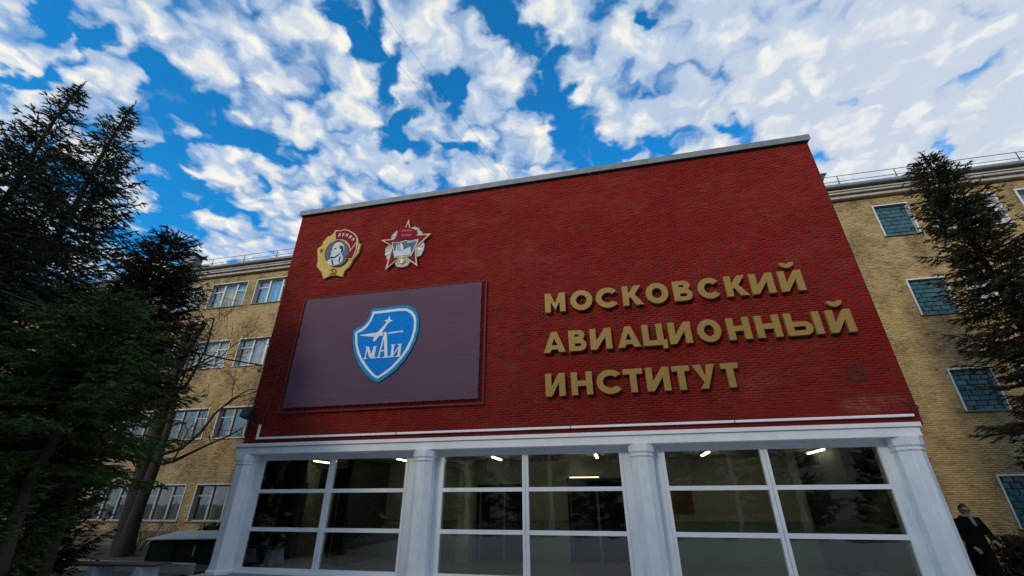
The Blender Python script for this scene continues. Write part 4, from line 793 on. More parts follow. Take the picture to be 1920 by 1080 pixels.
for k in range(46):
    u = k / 45; x = bx0 + (bx1 - bx0) * u + 6.3
    for z, zf in ((bz0 - 4.05, fz0 - 4.05), (bz1 - 4.05, fz1 - 4.05)): mb.tube([(x, -.115, z + .02), (x + rng.uniform(-.04, .04), -.09, zf)], .0045, 4)
for k in range(26):
    v = k / 25; z = bz0 + (bz1 - bz0) * v - 4.05
    for x, xf in ((bx0 + 6.3, fx0 + 6.3), (bx1 + 6.3, fx1 + 6.3)): mb.tube([(x + (.02 if x < 3 else -.02), -.115, z), (xf, -.09, z + rng.uniform(-.04, .04))], .0045, 4)
tag(mb.build('lacing', CABLE, BN), kind='stuff')
SHB = paint('shield_rim_blue', (.0, .27, .60)); SHI = paint('shield_blue', (.0, .20, .72)); SHW = paint('shield_white', (.72, .76, .82))
def off(l): return [(x + MC[0] + 6.3, z + MC[1] - 4.05) for x, z in l]
s0 = MB().plate([off(SHIELD['outer'])], -.150, -.138).build('shield', SHB, BN)
MB().plate([off(SHIELD['white']), off(SHIELD['inner'])], -.154, -.151).build('shield_outline', SHW, s0)
MB().plate([off(SHIELD['inner'])], -.153, -.1505).build('shield_field', SHI, s0)
mb = MB()
for l in SHIELD['plane']: mb.plate([off(l)], -.157, -.1535)
mb.build('aeroplane_emblem', SHW, s0)
for k, kk in enumerate(('M', 'A', 'I')):
    mb = MB()
    for q, l in enumerate(SHIELD[kk]): mb.plate([off(l)], -.157 - .0004 * q - (.004 if k == 1 else 0), -.1535)
    mb.build('shield_letter', SHW, s0)

# ------------------------------------------------------------------ conduit, floodlight, cables on the wall
t = tag(empty('white_conduit', (-9.9, 10.93, 3.26)), 'thin white metal conduit running along the red wall just above the white beam', 'conduit')
for a, b in ((0, 1.68), (1.70, 4.3), (4.32, 8.9), (8.92, 12.6), (12.62, 16.12)):
    MB().box(a, b, -.03, .03, 0, .052, .006).build('conduit_length', WHITE_TRIM, t)
MB().box(-.002, .045, -.032, .03, .054, .40, .005).build('conduit_riser', WHITE_TRIM, t)
for x in (1.69, 4.31, 8.91, 12.61): MB().box(x - .03, x + .03, -.015, .055, -.01, .062).build('clip', BLACK_METAL, t)
t = tag(empty('floodlight', (-10.12, 10.98, 3.95)), 'black floodlight on a bracket at the lower left corner of the red wall', 'floodlight')
MB().box(-.03, .03, -.12, .0, -.22, .05).tube([(0, -.1, -.2), (.12, -.12, -.32)], .02, 6).build('bracket', BLACK_METAL, t)
MB().add([(-.22, -.42, -.10), (.10, -.42, -.10), (.10, -.34, .16), (-.22, -.34, .16), (-.16, -.18, -.16), (.05, -.18, -.16), (.05, -.12, .08), (-.16, -.12, .08)], [(0, 1, 2, 3), (4, 7, 6, 5), (0, 4, 5, 1), (1, 5, 6, 2), (2, 6, 7, 3), (3, 7, 4, 0)]).build('lamp_body', BLACK_METAL, t, fixn=True)
t = tag(empty('cable_bracket', (-10.05, 10.98, 5.45)), 'small dark wall bracket where the hanging cable reaches the red block', 'bracket')
MB().tube([(.35, -.03, 0), (-.1, -.06, .01), (-.28, -.1, -.02)], .014, 6).build('arm', BLACK_METAL, t); MB().tube([(-.28, -.1, -.02), (-.42, -.12, .0)], [.03, .022], 8).build('insulator', BLACK_METAL, t)
MB().box(-.36, -.30, -.1, -.04, -.22, -.15).build('clamp', BLACK_METAL, t)
c = MB().tube([(-9.72, 10.965, 5.45), (-9.74, 10.965, 4.6), (-9.86, 10.965, 3.75)], .012, 5); tag(c.build('wall_cable', PIPE_RED), 'thin dark cable running down the red wall from the bracket to the conduit', 'cable')
pts = []
A = Vector((-10.45, 10.86, 5.46)); Bp = CABLE_END
for i in range(25):
    u = i / 24; q = A.lerp(Bp, u); q.z -= .55 * 4 * u * (1 - u) * .5; pts.append(q)
tag(MB().tube(pts, .021, 5).build('hanging_cable', CABLE), 'black cable sagging from the red wall across in front of the left trees', 'cable')
for i, (a, b, l) in enumerate((((-2.2, 17.2, 13.2), (-10, -6, 17.0), 'thin overhead wire crossing the clouds above the red block, the upper left of the pair'), ((-1.7, 17.2, 13.2), (-9.2, -6, 17.2), 'thin overhead wire crossing the clouds above the red block, the lower right of the pair'))):
    pts = [Vector(a).lerp(Vector(b), k / 16) - Vector((0, 0, 1.0 * 4 * (k / 16) * (1 - k / 16))) for k in range(17)]
    tag(MB().tube(pts, .004, 4).build('overhead_wire', CABLE), l, 'wire', 'overhead wires')
t = tag(empty('cable_stub', (6.2, 10.95, 3.34)), 'tangle of loose black cable ends at the lower right corner of the red wall', 'cable')
for k, q in enumerate(([(0, 0, 0), (.02, -.05, .12), (-.05, -.04, .22), (-.12, 0, .28)], [(.1, 0, -.02), (.14, -.05, .1), (.08, -.05, .2), (.0, -.02, .25)])):
    MB().tube(q, .012, 5).build('cable_end', CABLE, t)
t = tag(empty('rain_head', (6.72, 11.6, 9.9)), 'dark metal rain head at the top right corner of the red block', 'rain head')  # plain rain head, nothing in it gives light
MB().add([(-.32, -.05, .1), (-.02, -.05, .1), (-.02, .15, .1), (-.32, .15, .1), (-.32, -.1, .30), (.06, -.1, .30), (.06, .2, .30), (-.32, .2, .30)], [(0, 3, 2, 1), (4, 5, 6, 7), (0, 1, 5, 4), (1, 2, 6, 5), (2, 3, 7, 6), (3, 0, 4, 7)]).build('hopper', DARK_SILL, t)
MB().box(-.34, .09, -.12, .22, .301, .33).build('rim', BLACK_METAL, t)
t = tag(empty('wall_mark', (5.5, 10.975, 4.1)), 'faint dark hand-like stain of old paint low on the right of the red wall', 'stain')
mb = MB()
for x, z, a in ((-.13, .22, 12), (-.045, .30, 4), (.045, .30, -4), (.13, .22, -12)):
    ca, sa = math.cos(R(a)), math.sin(R(a)); mb.plate([[(x - .03 * ca, z - .14), (x + .03 * ca, z - .14), (x + .02 - sa * .12, z + .12), (x - .02 - sa * .12, z + .12)]], -.002, 0.003)
mb.plate([[(-.15, -.02), (.15, -.02), (.17, .09), (-.17, .09)]], -.001, .003)
mb.build('stain_patch', worn('old_dark_red_paint', (.06, .006, .006), .8, .2), t)
# ------------------------------------------------------------------ trees
BARK_D = worn('dark_bark', (.040, .031, .024), .95, .35, 5, 1., bscale=30, stretch=(1, 1, .25))
BARK_P = worn('brown_pine_bark', (.115, .075, .045), .95, .45, 7, 1., bscale=25, stretch=(1, 1, .3), dirt=(.16, .13, .05), dirt_amt=.6)
def leaf_mat(name, a, b, brown, amt):
    M_ = Mat(name); r = M_.N('ShaderNodeNewGeometry').outputs['Random Per Island']
    pw = M_.N('ShaderNodeMath'); pw.operation = 'POWER'; M_.K(r, pw.inputs[0]); pw.inputs[1].default_value = 1.8; c = M_.mix(pw.outputs[0], a, b); c = M_.mix(M_.mul(M_.noise(M_.obj(), 1.1, 3, .6, None, .5, .62), amt), c, brown)
    M_.set(c, .55, 0, .35)
    tl = M_.N('ShaderNodeBsdfTranslucent'); M_.K(c, tl.inputs[0]); mx = M_.N('ShaderNodeMixShader'); mx.inputs[0].default_value = .18
    M_.K(M_.b.outputs[0], mx.inputs[1]); M_.K(tl.outputs[0], mx.inputs[2]); M_.K(mx.outputs[0], M_.out.inputs[0]); return M_.m
NEEDLE_B = leaf_mat('blue_green_needles', (.015, .030, .020), (.08, .125, .09), (.055, .034, .024), .6)  # paler second tone paints bluish highlights onto some of the needles
NEEDLE_G = leaf_mat('green_needles', (.022, .055, .015), (.12, .22, .06), (.06, .05, .02), .5)
NEEDLE_O = leaf_mat('olive_needles', (.020, .023, .013), (.055, .055, .028), (.07, .042, .024), .8)

def rot_frame(d):
    a = np.cross(d, np.tile([0, 0, 1.], (len(d), 1))) + 1e-6
    a /= np.linalg.norm(a, axis=1)[:, None]; b = np.cross(d, a); return a, b
def tufts(P, D, length, width, rng, nb=6, spread=.6):
    """needle tufts: narrow blades fanning forward from each twig point"""
    n = len(P); P = np.repeat(P, nb, 0); D = np.repeat(D, nb, 0); m_ = len(P)
    a, b = rot_frame(D); th = rng.uniform(0, 2 * np.pi, m_); s = rng.uniform(.25, 1, m_) * spread
    d = D + (a * np.cos(th)[:, None] + b * np.sin(th)[:, None]) * s[:, None]; d /= np.linalg.norm(d, axis=1)[:, None]
    L = length * rng.uniform(.6, 1.25, m_)[:, None]
    w = np.cross(d, rng.normal(size=(m_, 3))); w /= np.linalg.norm(w, axis=1)[:, None]; w *= width / 2 * rng.uniform(.6, 1.3, m_)[:, None]
    back = d * L * .25
    V = np.stack([P - back - w, P - back + w, P + d * L], 1)
    return V.reshape(-1, 3), (np.arange(m_) * 3)[:, None] + np.array([[0, 1, 2]])
def conifer(name, label, loc, h, r, z0, mat, bark, seed, whorl=.3, per=6, droop=.25, upturn=.35, blade=(.115, .028), shape=1.0, side=1.0, lean=(0, 0), group=None, cat='tree', ragged=.3, lastr=.06, trunk_r=.17, spacing=.085, az=None):
    rng = np.random.default_rng(seed); root = tag(empty(name, loc), label, cat, group)
    top = Vector((lean[0], lean[1], h))
    tr = MB(); pts = [Vector((lean[0] * (k / 10) ** 1.5 + .05 * math.sin(k * 1.3), lean[1] * (k / 10) ** 1.5 + .05 * math.cos(k), h * k / 10)) for k in range(11)]
    tr.tube(pts, [trunk_r * (1.25 if k == 0 else 1) * (1 - k / 10.6) + .008 for k in range(11)], 9); tr.build('trunk', bark, root)
    TP, TD = [], []; lim = MB(); z = z0; n_b = 0
    while z < h * .985:
        u = (z - z0) / (h - z0); rad = r * ((1 - u) ** shape) * (min(1, (u + .12) / .2) ** .5) + lastr
        ctr = np.array([lean[0] * (z / h) ** 1.5, lean[1] * (z / h) ** 1.5, z])
        for k in range(per if u < .8 else max(3, per - 2)):
            a = rng.uniform(0, 2 * np.pi)
            if az is not None and rng.random() < .75: a = rng.normal(az, .9)
            L = rad * rng.uniform(1 - ragged, 1 + ragged * .55)
            dr = droop * (1 - u * 1.4) + rng.normal(0, .06); s = np.linspace(0, 1, 7)
            out = np.array([math.cos(a), math.sin(a), 0]); curve = rng.normal(0, .12)
            sidev = np.array([-out[1], out[0], 0])
            Q = ctr + np.outer(s * L, out) + np.outer(s ** 2 * L * curve, sidev) + np.outer(-dr * L * s * 1.2 + upturn * L * s ** 2.2 * (1 if u < .75 else .9), [0, 0, 1])
            lim.tube([Vector(q) for q in Q[::2]], [max(.004, .022 * (L / 2.5) ** .7 * (1 - i / 3.6)) for i in range(4)], 3, False)
            ns = max(2, int(L / (spacing * 1.35)))
            for i in range(ns):
                t = (i + rng.random()) / ns; t = .16 + .84 * t
                p = np.array([np.interp(t, s, Q[:, j]) for j in range(3)]); tan = out + np.array([0, 0, -dr + upturn * 2 * t])
                for sg in (-1, 1):
                    tl = side * (.10 + .42 * L * (1 - t) ** .8 * t ** .3 * .75) * rng.uniform(.55, 1.2)
                    dd = out * .75 + sidev * sg * rng.uniform(.5, 1.0) + np.array([0, 0, rng.normal(-.12, .16)]); dd /= np.linalg.norm(dd)
                    m_ = max(1, int(tl / spacing)); q = np.linspace(.15, 1, m_ + 1)[1:] if m_ > 1 else np.array([.6])
                    pp = p + np.outer(q * tl, dd) + np.outer((q ** 2) * tl * .12, [0, 0, -1]); TP.append(pp); TD.append(np.tile(dd, (len(pp), 1)))
            m_ = max(2, int(L * .85 / (spacing * .9))); q = rng.uniform(.15, 1, m_)
            pp = np.array([[np.interp(t, s, Q[:, j]) for j in range(3)] for t in q]); TP.append(pp)
            dd = np.tile(out + np.array([0, 0, .25]), (m_, 1)); TD.append(dd / np.linalg.norm(dd, axis=1)[:, None])
            n_b += 1
        z += whorl * rng.uniform(.7, 1.3) * (1 - .45 * u)
    zz = np.linspace(h * .9, h * 1.01, 14); pp = np.column_stack([lean[0] * (zz / h) ** 1.5, lean[1] * (zz / h) ** 1.5, zz]); TP.append(pp); TD.append(np.tile([0, 0, 1.], (14, 1)))
    P = np.vstack(TP); D = np.vstack(TD)
    V, T = tufts(P, D, blade[0], blade[1], rng)
    tag(lim.build('limbs', bark, root), kind='stuff')
    tag(link('crown', np_mesh('crown', V, T, mat), root), kind='stuff')
    return root, len(T)
NT = 0
def con(*a, **k):
    global NT
    o, n = conifer(*a, **k); NT += n; return o
con('spruce_tree', 'tallest dark blue-green spruce at the left edge, its ragged tip furthest left against the clouds', (-13.5, 5.2, 0), 11.5, 3.2, 1.6, NEEDLE_B, BARK_D, 11, whorl=.25, per=9, upturn=.45, ragged=.55, lastr=.07, shape=1.0, lean=(.75, -.1))
con('spruce_tree', 'dark spruce just right of the tallest one, its tip leaning right over the blue gap', (-13.75, 6.5, 0), 12.3, 2.9, 1.8, NEEDLE_B, BARK_D, 12, whorl=.25, per=9, upturn=.45, ragged=.55, lastr=.07, lean=(.7, -.1), shape=.95)
con('spruce_tree', 'short olive-brown spruce standing before the yellow wall, between the tall spruces and the bare tree', (-11.05, 7.6, 0), 8.2, 1.35, 3.6, NEEDLE_O, BARK_D, 13, whorl=.19, per=10, upturn=.4, lastr=.2, shape=.6, ragged=.4, trunk_r=.12)
con('spruce_tree', 'slim second top of dull olive spruce close behind the short one on the left', (-12.4, 8.2, 0), 8.8, 1.3, 3.6, NEEDLE_O, BARK_D, 14, whorl=.26, per=7, upturn=.4, lastr=.14, shape=.6, trunk_r=.12)
con('spruce_tree', 'dark spruce cut by the left frame edge with a bare twig at its tip', (-12.3, 3.2, 0), 8.9, 3.0, .6, NEEDLE_B, BARK_D, 15, whorl=.32, per=8, upturn=.4, ragged=.4, lastr=.2)
con('yew_tree', 'bright green bushy conifer low on the left with hanging boughs in front of the spruces', (-9.85, 6.15, 0), 5.5, 2.1, 2.3, NEEDLE_G, BARK_D, 16, whorl=.19, per=10, droop=.32, upturn=.2, blade=(.10, .03), shape=.5, ragged=.5, trunk_r=.13)
con('yew_tree', 'low dark evergreen bush in the bottom left corner under the spruces', (-11.2, 5.6, 0), 3.3, 1.9, .15, NEEDLE_G, BARK_D, 18, whorl=.17, per=9, droop=.1, upturn=.5, blade=(.10, .03), shape=.4, ragged=.4, trunk_r=.06)
con('yew_tree', 'dark evergreen bush behind the bench, filling the foot of the left trees', (-12.9, 8.4, 0), 3.1, 1.35, .15, NEEDLE_O, BARK_D, 19, whorl=.17, per=9, droop=.1, upturn=.5, blade=(.10, .03), shape=.4, ragged=.4, trunk_r=.06)
con('spruce_tree', 'narrow dark olive spruce standing before the right yellow wing', (9.65, 11.8, 0), 10.45, 1.2, 2.3, NEEDLE_O, BARK_D, 17, whorl=.19, per=11, upturn=.3, droop=.38, blade=(.11, .028), shape=.5, lean=(-.25, -.15), ragged=.6, lastr=.14, side=1.0)
# twig at the far left
def branchy(mb, p, d, L, r, depth, rng, bend=.18, up=.12, n=5, min_r=.004):
    pts = [Vector(p)]; d = Vector(d).normalized(); rad = [r]
    for i in range(n):
        d = (d + Vector((rng.gauss(0, bend), rng.gauss(0, bend), rng.gauss(0, bend) + up * .3))).normalized()
        pts.append(pts[-1] + d * L / n); rad.append(max(min_r, r * (1 - (i + 1) / n * .72)))
    mb.tube(pts, rad, 6 if r > .03 else 4, False)
    if depth > 0:
        for k in range(rng.randint(3, 5)):
            i = rng.randint(1, n); q = pts[i]; t = (pts[i] - pts[i - 1]).normalized()
            s = Vector((rng.gauss(0, 1), rng.gauss(0, 1), rng.gauss(0, .7))); s = (s - t * s.dot(t)).normalized()
            branchy(mb, q, t * .75 + s * .65 + Vector((0, 0, up)), L * rng.uniform(.42, .68), rad[i] * .6, depth - 1, rng, bend, up, n, min_r)
# the bare tree with two stems
BT = tag(empty('bare_tree', (-16.1, 13.75, 0)), 'leafless tree with two dark stems and a sawn-off fork, before the yellow wall', 'tree')
def bt(X, Y, Z): return Vector((X + 16.1, Y - 13.75, Z))
BTP = BARE
mb = MB(); mb.tube([bt(*q) for q in BTP['a']], BTP['ra'], 12); mb.build('trunk', BARK_D, BT)
mb = MB(); mb.tube([bt(*q) for q in BTP['b']], BTP['rb'], 10); mb.build('second_stem', BARK_D, BT)
mb = MB(); mb.tube([bt(*q) for q in BTP['s']], BTP['rs'], 10); mb.build('sawn_fork', BARK_D, BT)
rng = random.Random(21); mb = MB()
for p, d, L, r in BTP['br']: branchy(mb, bt(*p), d, L, r, 3, rng, min_r=.0075)
tag(mb.build('branches', BARK_D, BT), kind='stuff')
# leafless shrubs under the left windows
def shrub(x, y, s, seed, label, mat=BARK_D, n=22, hh=1.1):
    rng = random.Random(seed); mb = MB()
    for k in range(n):
        a = rng.uniform(0, 6.28); branchy(mb, (math.cos(a) * .15, math.sin(a) * .15, 0), (math.cos(a) * .5, math.sin(a) * .5, 1), hh * rng.uniform(.6, 1.1) * s, .012, 1, rng, .2, .1, 4, .004)
    o = mb.build('shrub', mat, None, (x, y, 0)); tag(o, label, 'shrub', 'leafless shrubs before the left wing')
shrub(-17.6, 15.0, 1.2, 5, 'twiggy leafless shrub left of the bare tree under the windows'); shrub(-14.3, 15.4, 1.0, 6, 'twiggy leafless shrub between the bare tree and the dark green box'); shrub(-19.3, 14.0, 1.3, 7, 'twiggy leafless shrub furthest left, behind the green conifer')
# clipped hedges
def hedge(x0, x1, y0, y1, z0, z1, label, mat, seed, n):
    rng = np.random.default_rng(seed); root = tag(empty('hedge', ((x0 + x1) / 2, (y0 + y1) / 2, 0)), label, 'hedge')
    c = np.array([(x0 + x1) / 2, (y0 + y1) / 2, 0]); P = np.column_stack([rng.uniform(x0, x1, n), rng.uniform(y0, y1, n), rng.uniform(z0, z1, n)]) - c
    P[:, 2] += .1 * np.sin(P[:, 0] * 3) + rng.normal(0, .04, n)
    D = rng.normal(size=(n, 3)); D[:, 2] = np.abs(D[:, 2]) * .8; D /= np.linalg.norm(D, axis=1)[:, None]
    V, T = tufts(P, D, .10, .035, rng, 5, .9); tag(link('foliage', np_mesh('foliage', V, T, mat), root), kind='stuff')
    mb = MB()
    for k in range(int((x1 - x0) * 4)): x = x0 - c[0] + (k + .5) / 4; mb.tube([(x, 0, 0), (x + .05, .03, z1 * .8)], [.015, .006], 5)
    tag(mb.build('stems', BARK_D, root), kind='stuff')
hedge(8.3, 16, 12.9, 13.8, .05, .82, 'dark low hedge at the foot of the right wing beside the standing person', NEEDLE_O, 31, 16000)
hedge(-16.0, -14.0, 15.9, 16.6, .05, .9, 'low dark evergreen hedge against the left wing behind the bare tree', NEEDLE_O, 32, 3500)

# ------------------------------------------------------------------ street things on the left
GRN = worn('dark_green_painted_steel', (.006, .014, .010), .9, .25, 4, .2, dirt=(.015, .015, .012), spec=.1); LID = worn('pale_blue_roof_sheet', (.34, .42, .46), .5, .12, 3, .2, dirt=(.16, .18, .18))
t = tag(empty('storage_box', (-12.9, 12.9, 0)), 'dark green storage box with a pale slanting lid beside the left white column', 'storage box')
MB().box(-1.25, 1.4, -.45, .45, .05, .62, .02).build('body', GRN, t)
for x in (-1.2, -.3, .6, 1.34): MB().box(x - .025, x + .025, -.475, -.451, .05, .62).build('rib', GRN, t)
MB().add([(-1.32, -.55, .64), (1.5, -.55, .70), (1.5, .55, .86), (-1.32, .55, .80), (-1.32, -.55, .665), (1.5, -.55, .725), (1.5, .55, .885), (-1.32, .55, .825)], [(0, 3, 2, 1), (4, 5, 6, 7), (0, 1, 5, 4), (1, 2, 6, 5), (2, 3, 7, 6), (3, 0, 4, 7)]).build('lid', LID, t)
MB().box(.45, .48, -.49, -.476, .25, .5).build('handle', LID, t)
WOOD = worn('dark_wet_bench_plank', (.06, .05, .042), .7, .3, 6, .4, dirt=(.2, .2, .19), dirt_amt=.8, stretch=(.2, 1, 1)); LEG = worn('pale_blue_bench_leg', (.38, .47, .58), .6, .12, 4, .3, dirt=(.2, .22, .25))
t = tag(empty('park_bench', (-11.45, 9.0, 0)), 'low bench with dark planks on three pale blue concrete legs at the bottom left', 'bench')
t.rotation_euler.z = R(7)
for k in range(4): MB().box(-1.45, 1.55, -.22 + .13 * k, -.22 + .13 * k + .11, .42, .46, .006).build('seat_plank', WOOD, t)
for x in (-1.15, .1, 1.2):
    MB().add([(x - .09, -.34, 0), (x + .09, -.34, 0), (x + .09, .30, 0), (x - .09, .30, 0), (x - .07, -.22, .418), (x + .07, -.22, .418), (x + .07, .26, .418), (x - .07, .26, .418)], [(0, 3, 2, 1), (4, 5, 6, 7), (0, 1, 5, 4), (1, 2, 6, 5), (2, 3, 7, 6), (3, 0, 4, 7)]).build('leg', LEG, t)
t = tag(empty('stone_block', (-11.2, 6.35, 0)), 'pale stone block at the very bottom left corner under the green conifer', 'stone')
MB().box(-.35, .3, -.2, .2, 0, .45, .04).build('block_body', KERB, t); MB().box(-.38, .33, -.23, .23, .452, .50, .015).build('block_top', KERB, t)

# ------------------------------------------------------------------ person by the right corner
COAT = worn('black_coat_cloth', (.003, .003, .0035), .95, .3, 8, .4, spec=.1); SKIN = worn('skin', (.22, .13, .095), .5, .06, 6, .05); HAIR = worn('dark_hair', (.018, .014, .012), .7, .3, 20, .5)
SCARF = worn('pale_scarf', (.15, .155, .17), .8, .2, 12, .4); DEN = worn('dark_trousers', (.015, .017, .024), .8, .2, 8, .3); SHOE = worn('black_shoe', (.012, .012, .012), .4, .2)
def skin_body(name, verts, edges, radii, rootv, mat, parent, sub=2):
    me = bpy.data.meshes.new(name); me.from_pydata(verts, edges, []); o = link(name, me, parent)
    md = o.modifiers.new('skin', 'SKIN'); md.use_smooth_shade = True
    sv = me.skin_vertices[0].data if me.skin_vertices else None
    if sv is None:
        bpy.context.view_layer.objects.active = o; sv = me.skin_vertices[0].data
    for i, r_ in enumerate(radii): sv[i].radius = (r_, r_) if not hasattr(r_, '__len__') else r_; sv[i].use_root = (i == rootv)
    s = o.modifiers.new('sub', 'SUBSURF'); s.levels = sub; s.render_levels = sub
    me.materials.append(mat); bpy.context.view_layer.update()
    m2 = bpy.data.meshes.new_from_object(o.evaluated_get(bpy.context.evaluated_depsgraph_get())); m2.name = name
    m2.polygons.foreach_set('use_smooth', [True] * len(m2.polygons))
    o.modifiers.clear(); o.data = m2
    if not m2.materials: m2.materials.append(mat)
    return o
PS = tag(empty('person', (7.2, 12.3, -.04), R(12)), 'person in a long black coat, dark glasses and pale scarf standing beside the right column', 'person')
# faces -y; x is to the viewer's right
V = [(0, 0, .92), (0, 0, 1.08), (0, .01, 1.25), (0, .01, 1.36), (0, .005, 1.42), (0, -.005, 1.50),          # pelvis..head base
     (-.10, 0, .86), (-.11, -.01, .48), (-.11, .01, .09), (-.11, -.14, .04), (.10, 0, .86), (.12, .01, .48), (.12, .02, .09), (.13, -.13, .04),
     (-.17, .01, 1.33), (-.23, .02, 1.08), (-.21, -.10, .86), (.17, .01, 1.33), (.34, .04, 1.09), (.25, -.11, 1.0)]
E_ = [(0, 1), (1, 2), (2, 3), (3, 4), (4, 5), (0, 6), (6, 7), (7, 8), (8, 9), (0, 10), (10, 11), (11, 12), (12, 13), (3, 14), (14, 15), (15, 16), (3, 17), (17, 18), (18, 19)]
RR = [(.15, .11), (.135, .10), (.16, .11), (.12, .09), .055, .055, (.10, .10), .065, .045, .04, (.10, .10), .065, .045, .04, .07, .05, .034, .07, .05, .034]
body = skin_body('body', V, E_, RR, 0, DEN, PS)
# coat: skirted shell round the torso, sleeves
prof = [(.26, .18, .36), (.245, .17, .62), (.225, .155, .80), (.195, .14, .98), (.19, .135, 1.12), (.215, .145, 1.26), (.215, .13, 1.35), (.14, .10, 1.41), (.085, .08, 1.44)]
vs = []; n = 24; rg2 = random.Random(4)
for k, (a, b, z) in enumerate(prof):
    for i in range(n):
        th = 2 * math.pi * i / n; f = 1 + (.05 * math.sin(3 * th + 1) + .03 * math.sin(7 * th)) * (1 if k < 3 else .4); vs.append((a * f * math.cos(th), b * f * math.sin(th) + .005, z))
fs = [(i + k * n, (i + 1) % n + k * n, (i + 1) % n + (k + 1) * n, i + (k + 1) * n) for k in range(len(prof) - 1) for i in range(n)]
MB().add(vs, fs, True).build('coat', COAT, PS)
mb = MB(); mb.tube([(-.17, .01, 1.35), (-.215, .02, 1.22), (-.24, .02, 1.07), (-.225, -.05, .95), (-.21, -.10, .88)], [.085, .075, .066, .058, .05], 10); mb.build('sleeve', COAT, PS)
mb = MB(); mb.tube([(.17, .01, 1.35), (.26, .02, 1.23), (.345, .04, 1.10), (.315, -.04, 1.03), (.26, -.10, 1.0)], [.085, .075, .066, .058, .05], 10); mb.build('sleeve', COAT, PS)
# head with face
import bmesh
def head(parent, z):
    me = bpy.data.meshes.new('head'); bm = bmesh.new(); bmesh.ops.create_uvsphere(bm, u_segments=28, v_segments=20, radius=1)
    for v in bm.verts:
        x, y, w = v.co; jaw = max(0, -w); sx = .078 * (1 - .28 * jaw ** 1.3); sy = .098 * (1 - .12 * jaw)
        q = Vector((x * sx, y * sy, w * .118))
        if y < -.5:
            q.y -= .022 * math.exp(-((x / .16) ** 2 + ((w + .10) / .22) ** 2))           # nose
            q.y += .010 * (math.exp(-(((x - .34) / .18) ** 2 + ((w - .08) / .13) ** 2)) + math.exp(-(((x + .34) / .18) ** 2 + ((w - .08) / .13) ** 2)))
            q.y -= .006 * math.exp(-((x / .3) ** 2 + ((w + .46) / .09) ** 2)); q.y -= .008 * math.exp(-((x / .3) ** 2 + ((w + .78) / .15) ** 2))
        v.co = q
    bm.to_mesh(me); bm.free(); me.polygons.foreach_set('use_smooth', [True] * len(me.polygons)); me.materials.append(SKIN)
    h = link('head', me, parent, (0, -.015, z), (R(6), 0, R(-18)))
    hb = MB(); vs = []; fs = []; nu, nv = 24, 9; rg = random.Random(8)
    for j in range(nv):
        ph = R(92 - j * 15)
        for i in range(nu):
            th = 2 * math.pi * i / nu; front = max(0, -math.sin(th)); p_ = max(ph, R(38) * front ** .6) if front > .2 else ph
            k = 1.10 + rg.uniform(-.02, .03); vs.append((.078 * k * math.cos(p_) * math.cos(th), .098 * k * math.cos(p_) * math.sin(th) + .006, .118 * k * math.sin(p_) + .004))
    for j in range(nv - 1):
        for i in range(nu): fs.append((j * nu + i, (j + 1) * nu + i, (j + 1) * nu + (i + 1) % nu, j * nu + (i + 1) % nu))
    hb.add(vs, fs, True).build('hair', HAIR, h)
    g_ = MB()
    for s in (-1, 1): g_.lathe(0, 0, [(.0, 0), (.024, .001), (.024, .005), (0, .006)], 12) if False else g_.box(s * .032 - .026, s * .032 + .026, -.104, -.098, -.006, .028, .002)
    g_.box(-.008, .008, -.103, -.099, .012, .02).box(-.074, -.070, -.1, .0, .012, .018).box(.070, .074, -.1, .0, .012, .018); g_.build('glasses', BLACK_METAL, h)
    MB().box(-.022, .022, -.101, -.093, -.062, -.055, .002).build('mouth', worn('lips', (.22, .08, .07), .5, .1), h)
    for s in (-1, 1): MB().box(s * .078 - .006, s * .078 + .006, -.012, .018, -.03, .025, .004).build('ear', SKIN, h)
head(PS, 1.525)
mb = MB(); sc_ = [(.105 * math.cos(2 * math.pi * i / 16), .095 * math.sin(2 * math.pi * i / 16) - .01, 1.418 + .012 * math.sin(4 * math.pi * i / 16)) for i in range(17)]
mb.tube(sc_, .032, 8).tube([(-.03, -.10, 1.41), (-.03, -.135, 1.34), (-.02, -.155, 1.24)], [.03, .035, .03], 8); mb.build('scarf', SCARF, PS)
def hand(parent, x, y, z, sgn):
    Vh = [(0, 0, 0), (0, -.03, -.03), (0, -.06, -.05)]; Eh = [(0, 1), (1, 2)]; Rh = [.026, (.036, .018), (.034, .015)]
    for k, (ox, L) in enumerate(((-.027, .062), (-.009, .07), (.009, .066), (.027, .052))):
        b = len(Vh); Vh += [(ox, -.075, -.06), (ox * 1.1, -.095 - L * .2, -.07 - L * .3), (ox * 1.1, -.10 - L * .25, -.075 - L * .75)]; Eh += [(2, b), (b, b + 1), (b + 1, b + 2)]; Rh += [.010, .009, .0075]
    b = len(Vh); Vh += [(sgn * .035, -.045, -.03), (sgn * .05, -.075, -.045), (sgn * .045, -.10, -.06)]; Eh += [(1, b), (b, b + 1), (b + 1, b + 2)]; Rh += [.012, .011, .009]
    o = skin_body('hand', Vh, Eh, Rh, 1, SKIN, parent); o.location = (x, y, z); return o
hand(PS, -.21, -.115, .865, 1); hand(PS, .235, -.125, .985, -1)
for s in (-1, 1): MB().lathe(0, 0, [(.05, 0), (.055, .03), (.045, .09)], 12).build('shoe', SHOE, PS, (s * .115, .01, 0)); MB().box(s * .12 - .045, s * .12 + .045, -.20, .05, 0, .06, .015).build('shoe', SHOE, PS)

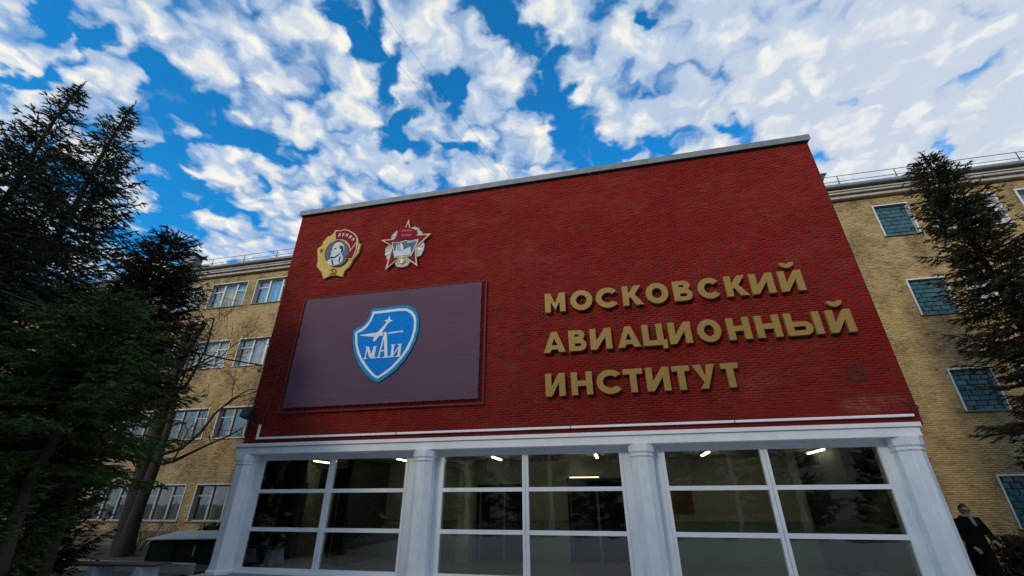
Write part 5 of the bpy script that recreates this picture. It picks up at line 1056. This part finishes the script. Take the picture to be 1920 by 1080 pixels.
# ------------------------------------------------------------------ the other side of the street, seen mirrored in the glass
BIRCH = worn('pale_birch_bark', (.42, .38, .28), .8, .2, 5, .3, dirt=(.04, .035, .03), dirt_amt=.9, stretch=(.6, .6, 3))
def birch(x, y, h, seed, label):
    rng = random.Random(seed); t = tag(empty('birch_tree', (x, y, 0)), label, 'tree', 'bare birches across the street')
    pts = [Vector((.12 * math.sin(k * .7 + seed), .1 * math.cos(k + seed), h * k / 8)) for k in range(9)]
    MB().tube(pts, [.17 * (1 - k / 9) + .01 for k in range(9)], 9).build('trunk', BIRCH, t); mb = MB()
    for k in range(15):
        z = h * rng.uniform(.25, .95); a = rng.uniform(0, 6.28); branchy(mb, (0, 0, z), (math.cos(a), math.sin(a), .8), 2.6 * (1.2 - z / h), .035, 2, rng, .2, .0, 4, .006)
    tag(mb.build('branches', BIRCH, t), kind='stuff'); return t
bl0 = birch(-4.2, -7, 11, 1, 'bare birch across the street, the only one left of the viewer')
for i, (x, y, s, l) in enumerate(((2.6, -8.5, 1.05, 'bare birch across the street, straight behind the viewer'), (6.3, -6.5, .9, 'slim bare birch across the street, behind the viewer to the right'), (10.5, -9, 1.1, 'bare birch across the street, furthest to the right'), (-10.5, -10, 1.15, 'bare birch across the street, furthest to the left'))):
    c = copy_tree(bl0); c.location = (x, y, 0); c.rotation_euler.z = i * 1.7; c.scale = (s, s, s); c['label'] = l
sp = con('spruce_tree', 'dense dark spruce across the street behind the viewer, nearest to the middle', (-.5, -14, 0), 9, 3.2, .6, NEEDLE_O, BARK_D, 41, whorl=.42, per=8, spacing=.15, blade=(.26, .07), group='dark spruces across the street')
for i, (x, y, s, l) in enumerate(((-6, -15, 1.1, 'second dark spruce across the street, left of the middle'), (5.2, -13.5, 1.0, 'second dark spruce across the street, right of the middle'), (-12, -14, 1.0, 'third dark spruce across the street to the left'), (11, -14.5, 1.15, 'third dark spruce across the street to the right'), (17.5, -12, 1.0, 'dark spruce across the street, outermost on the right'), (-19, -13, 1.1, 'dark spruce across the street, outermost on the left'))):
    c = copy_tree(sp); c.location = (x, y, 0); c.rotation_euler.z = 1.1 + i * 2.1; c.scale = (s, s, s); c['label'] = l
# unseen flats, added to cut low sky reflections; height set to shade the lower walls
FB = tag(empty('shading_flats', (0, -34, 0)), 'long dull brick block of flats added across the street to darken reflections and shade the lower walls', 'building')
FW = wall_brick_texture('dull_far_brick', (.26, .22, .16), (.30, .25, .18), (.2, .18, .14))
MB().box(-48, 48, -10, 0, 0, 22).build('wall', FW, FB); MB().box(-48.4, 48.4, -10.4, .4, 22.002, 22.4).build('roof', DARK_ROOF, FB)
wp = MB().box(-.9, .9, .002, .05, 0, 1.6).mesh('window', OLD_FRAME); pp = MB().box(-.8, .8, .051, .06, .1, 1.5).mesh('pane', BLACKISH)
for k in range(20):
    for j in range(6):
        w_ = link('window', wp, FB, (-45 + 4.7 * k, 0, 1.4 + 3.6 * j)); link('pane', pp, w_)
print('tree tris', NT)
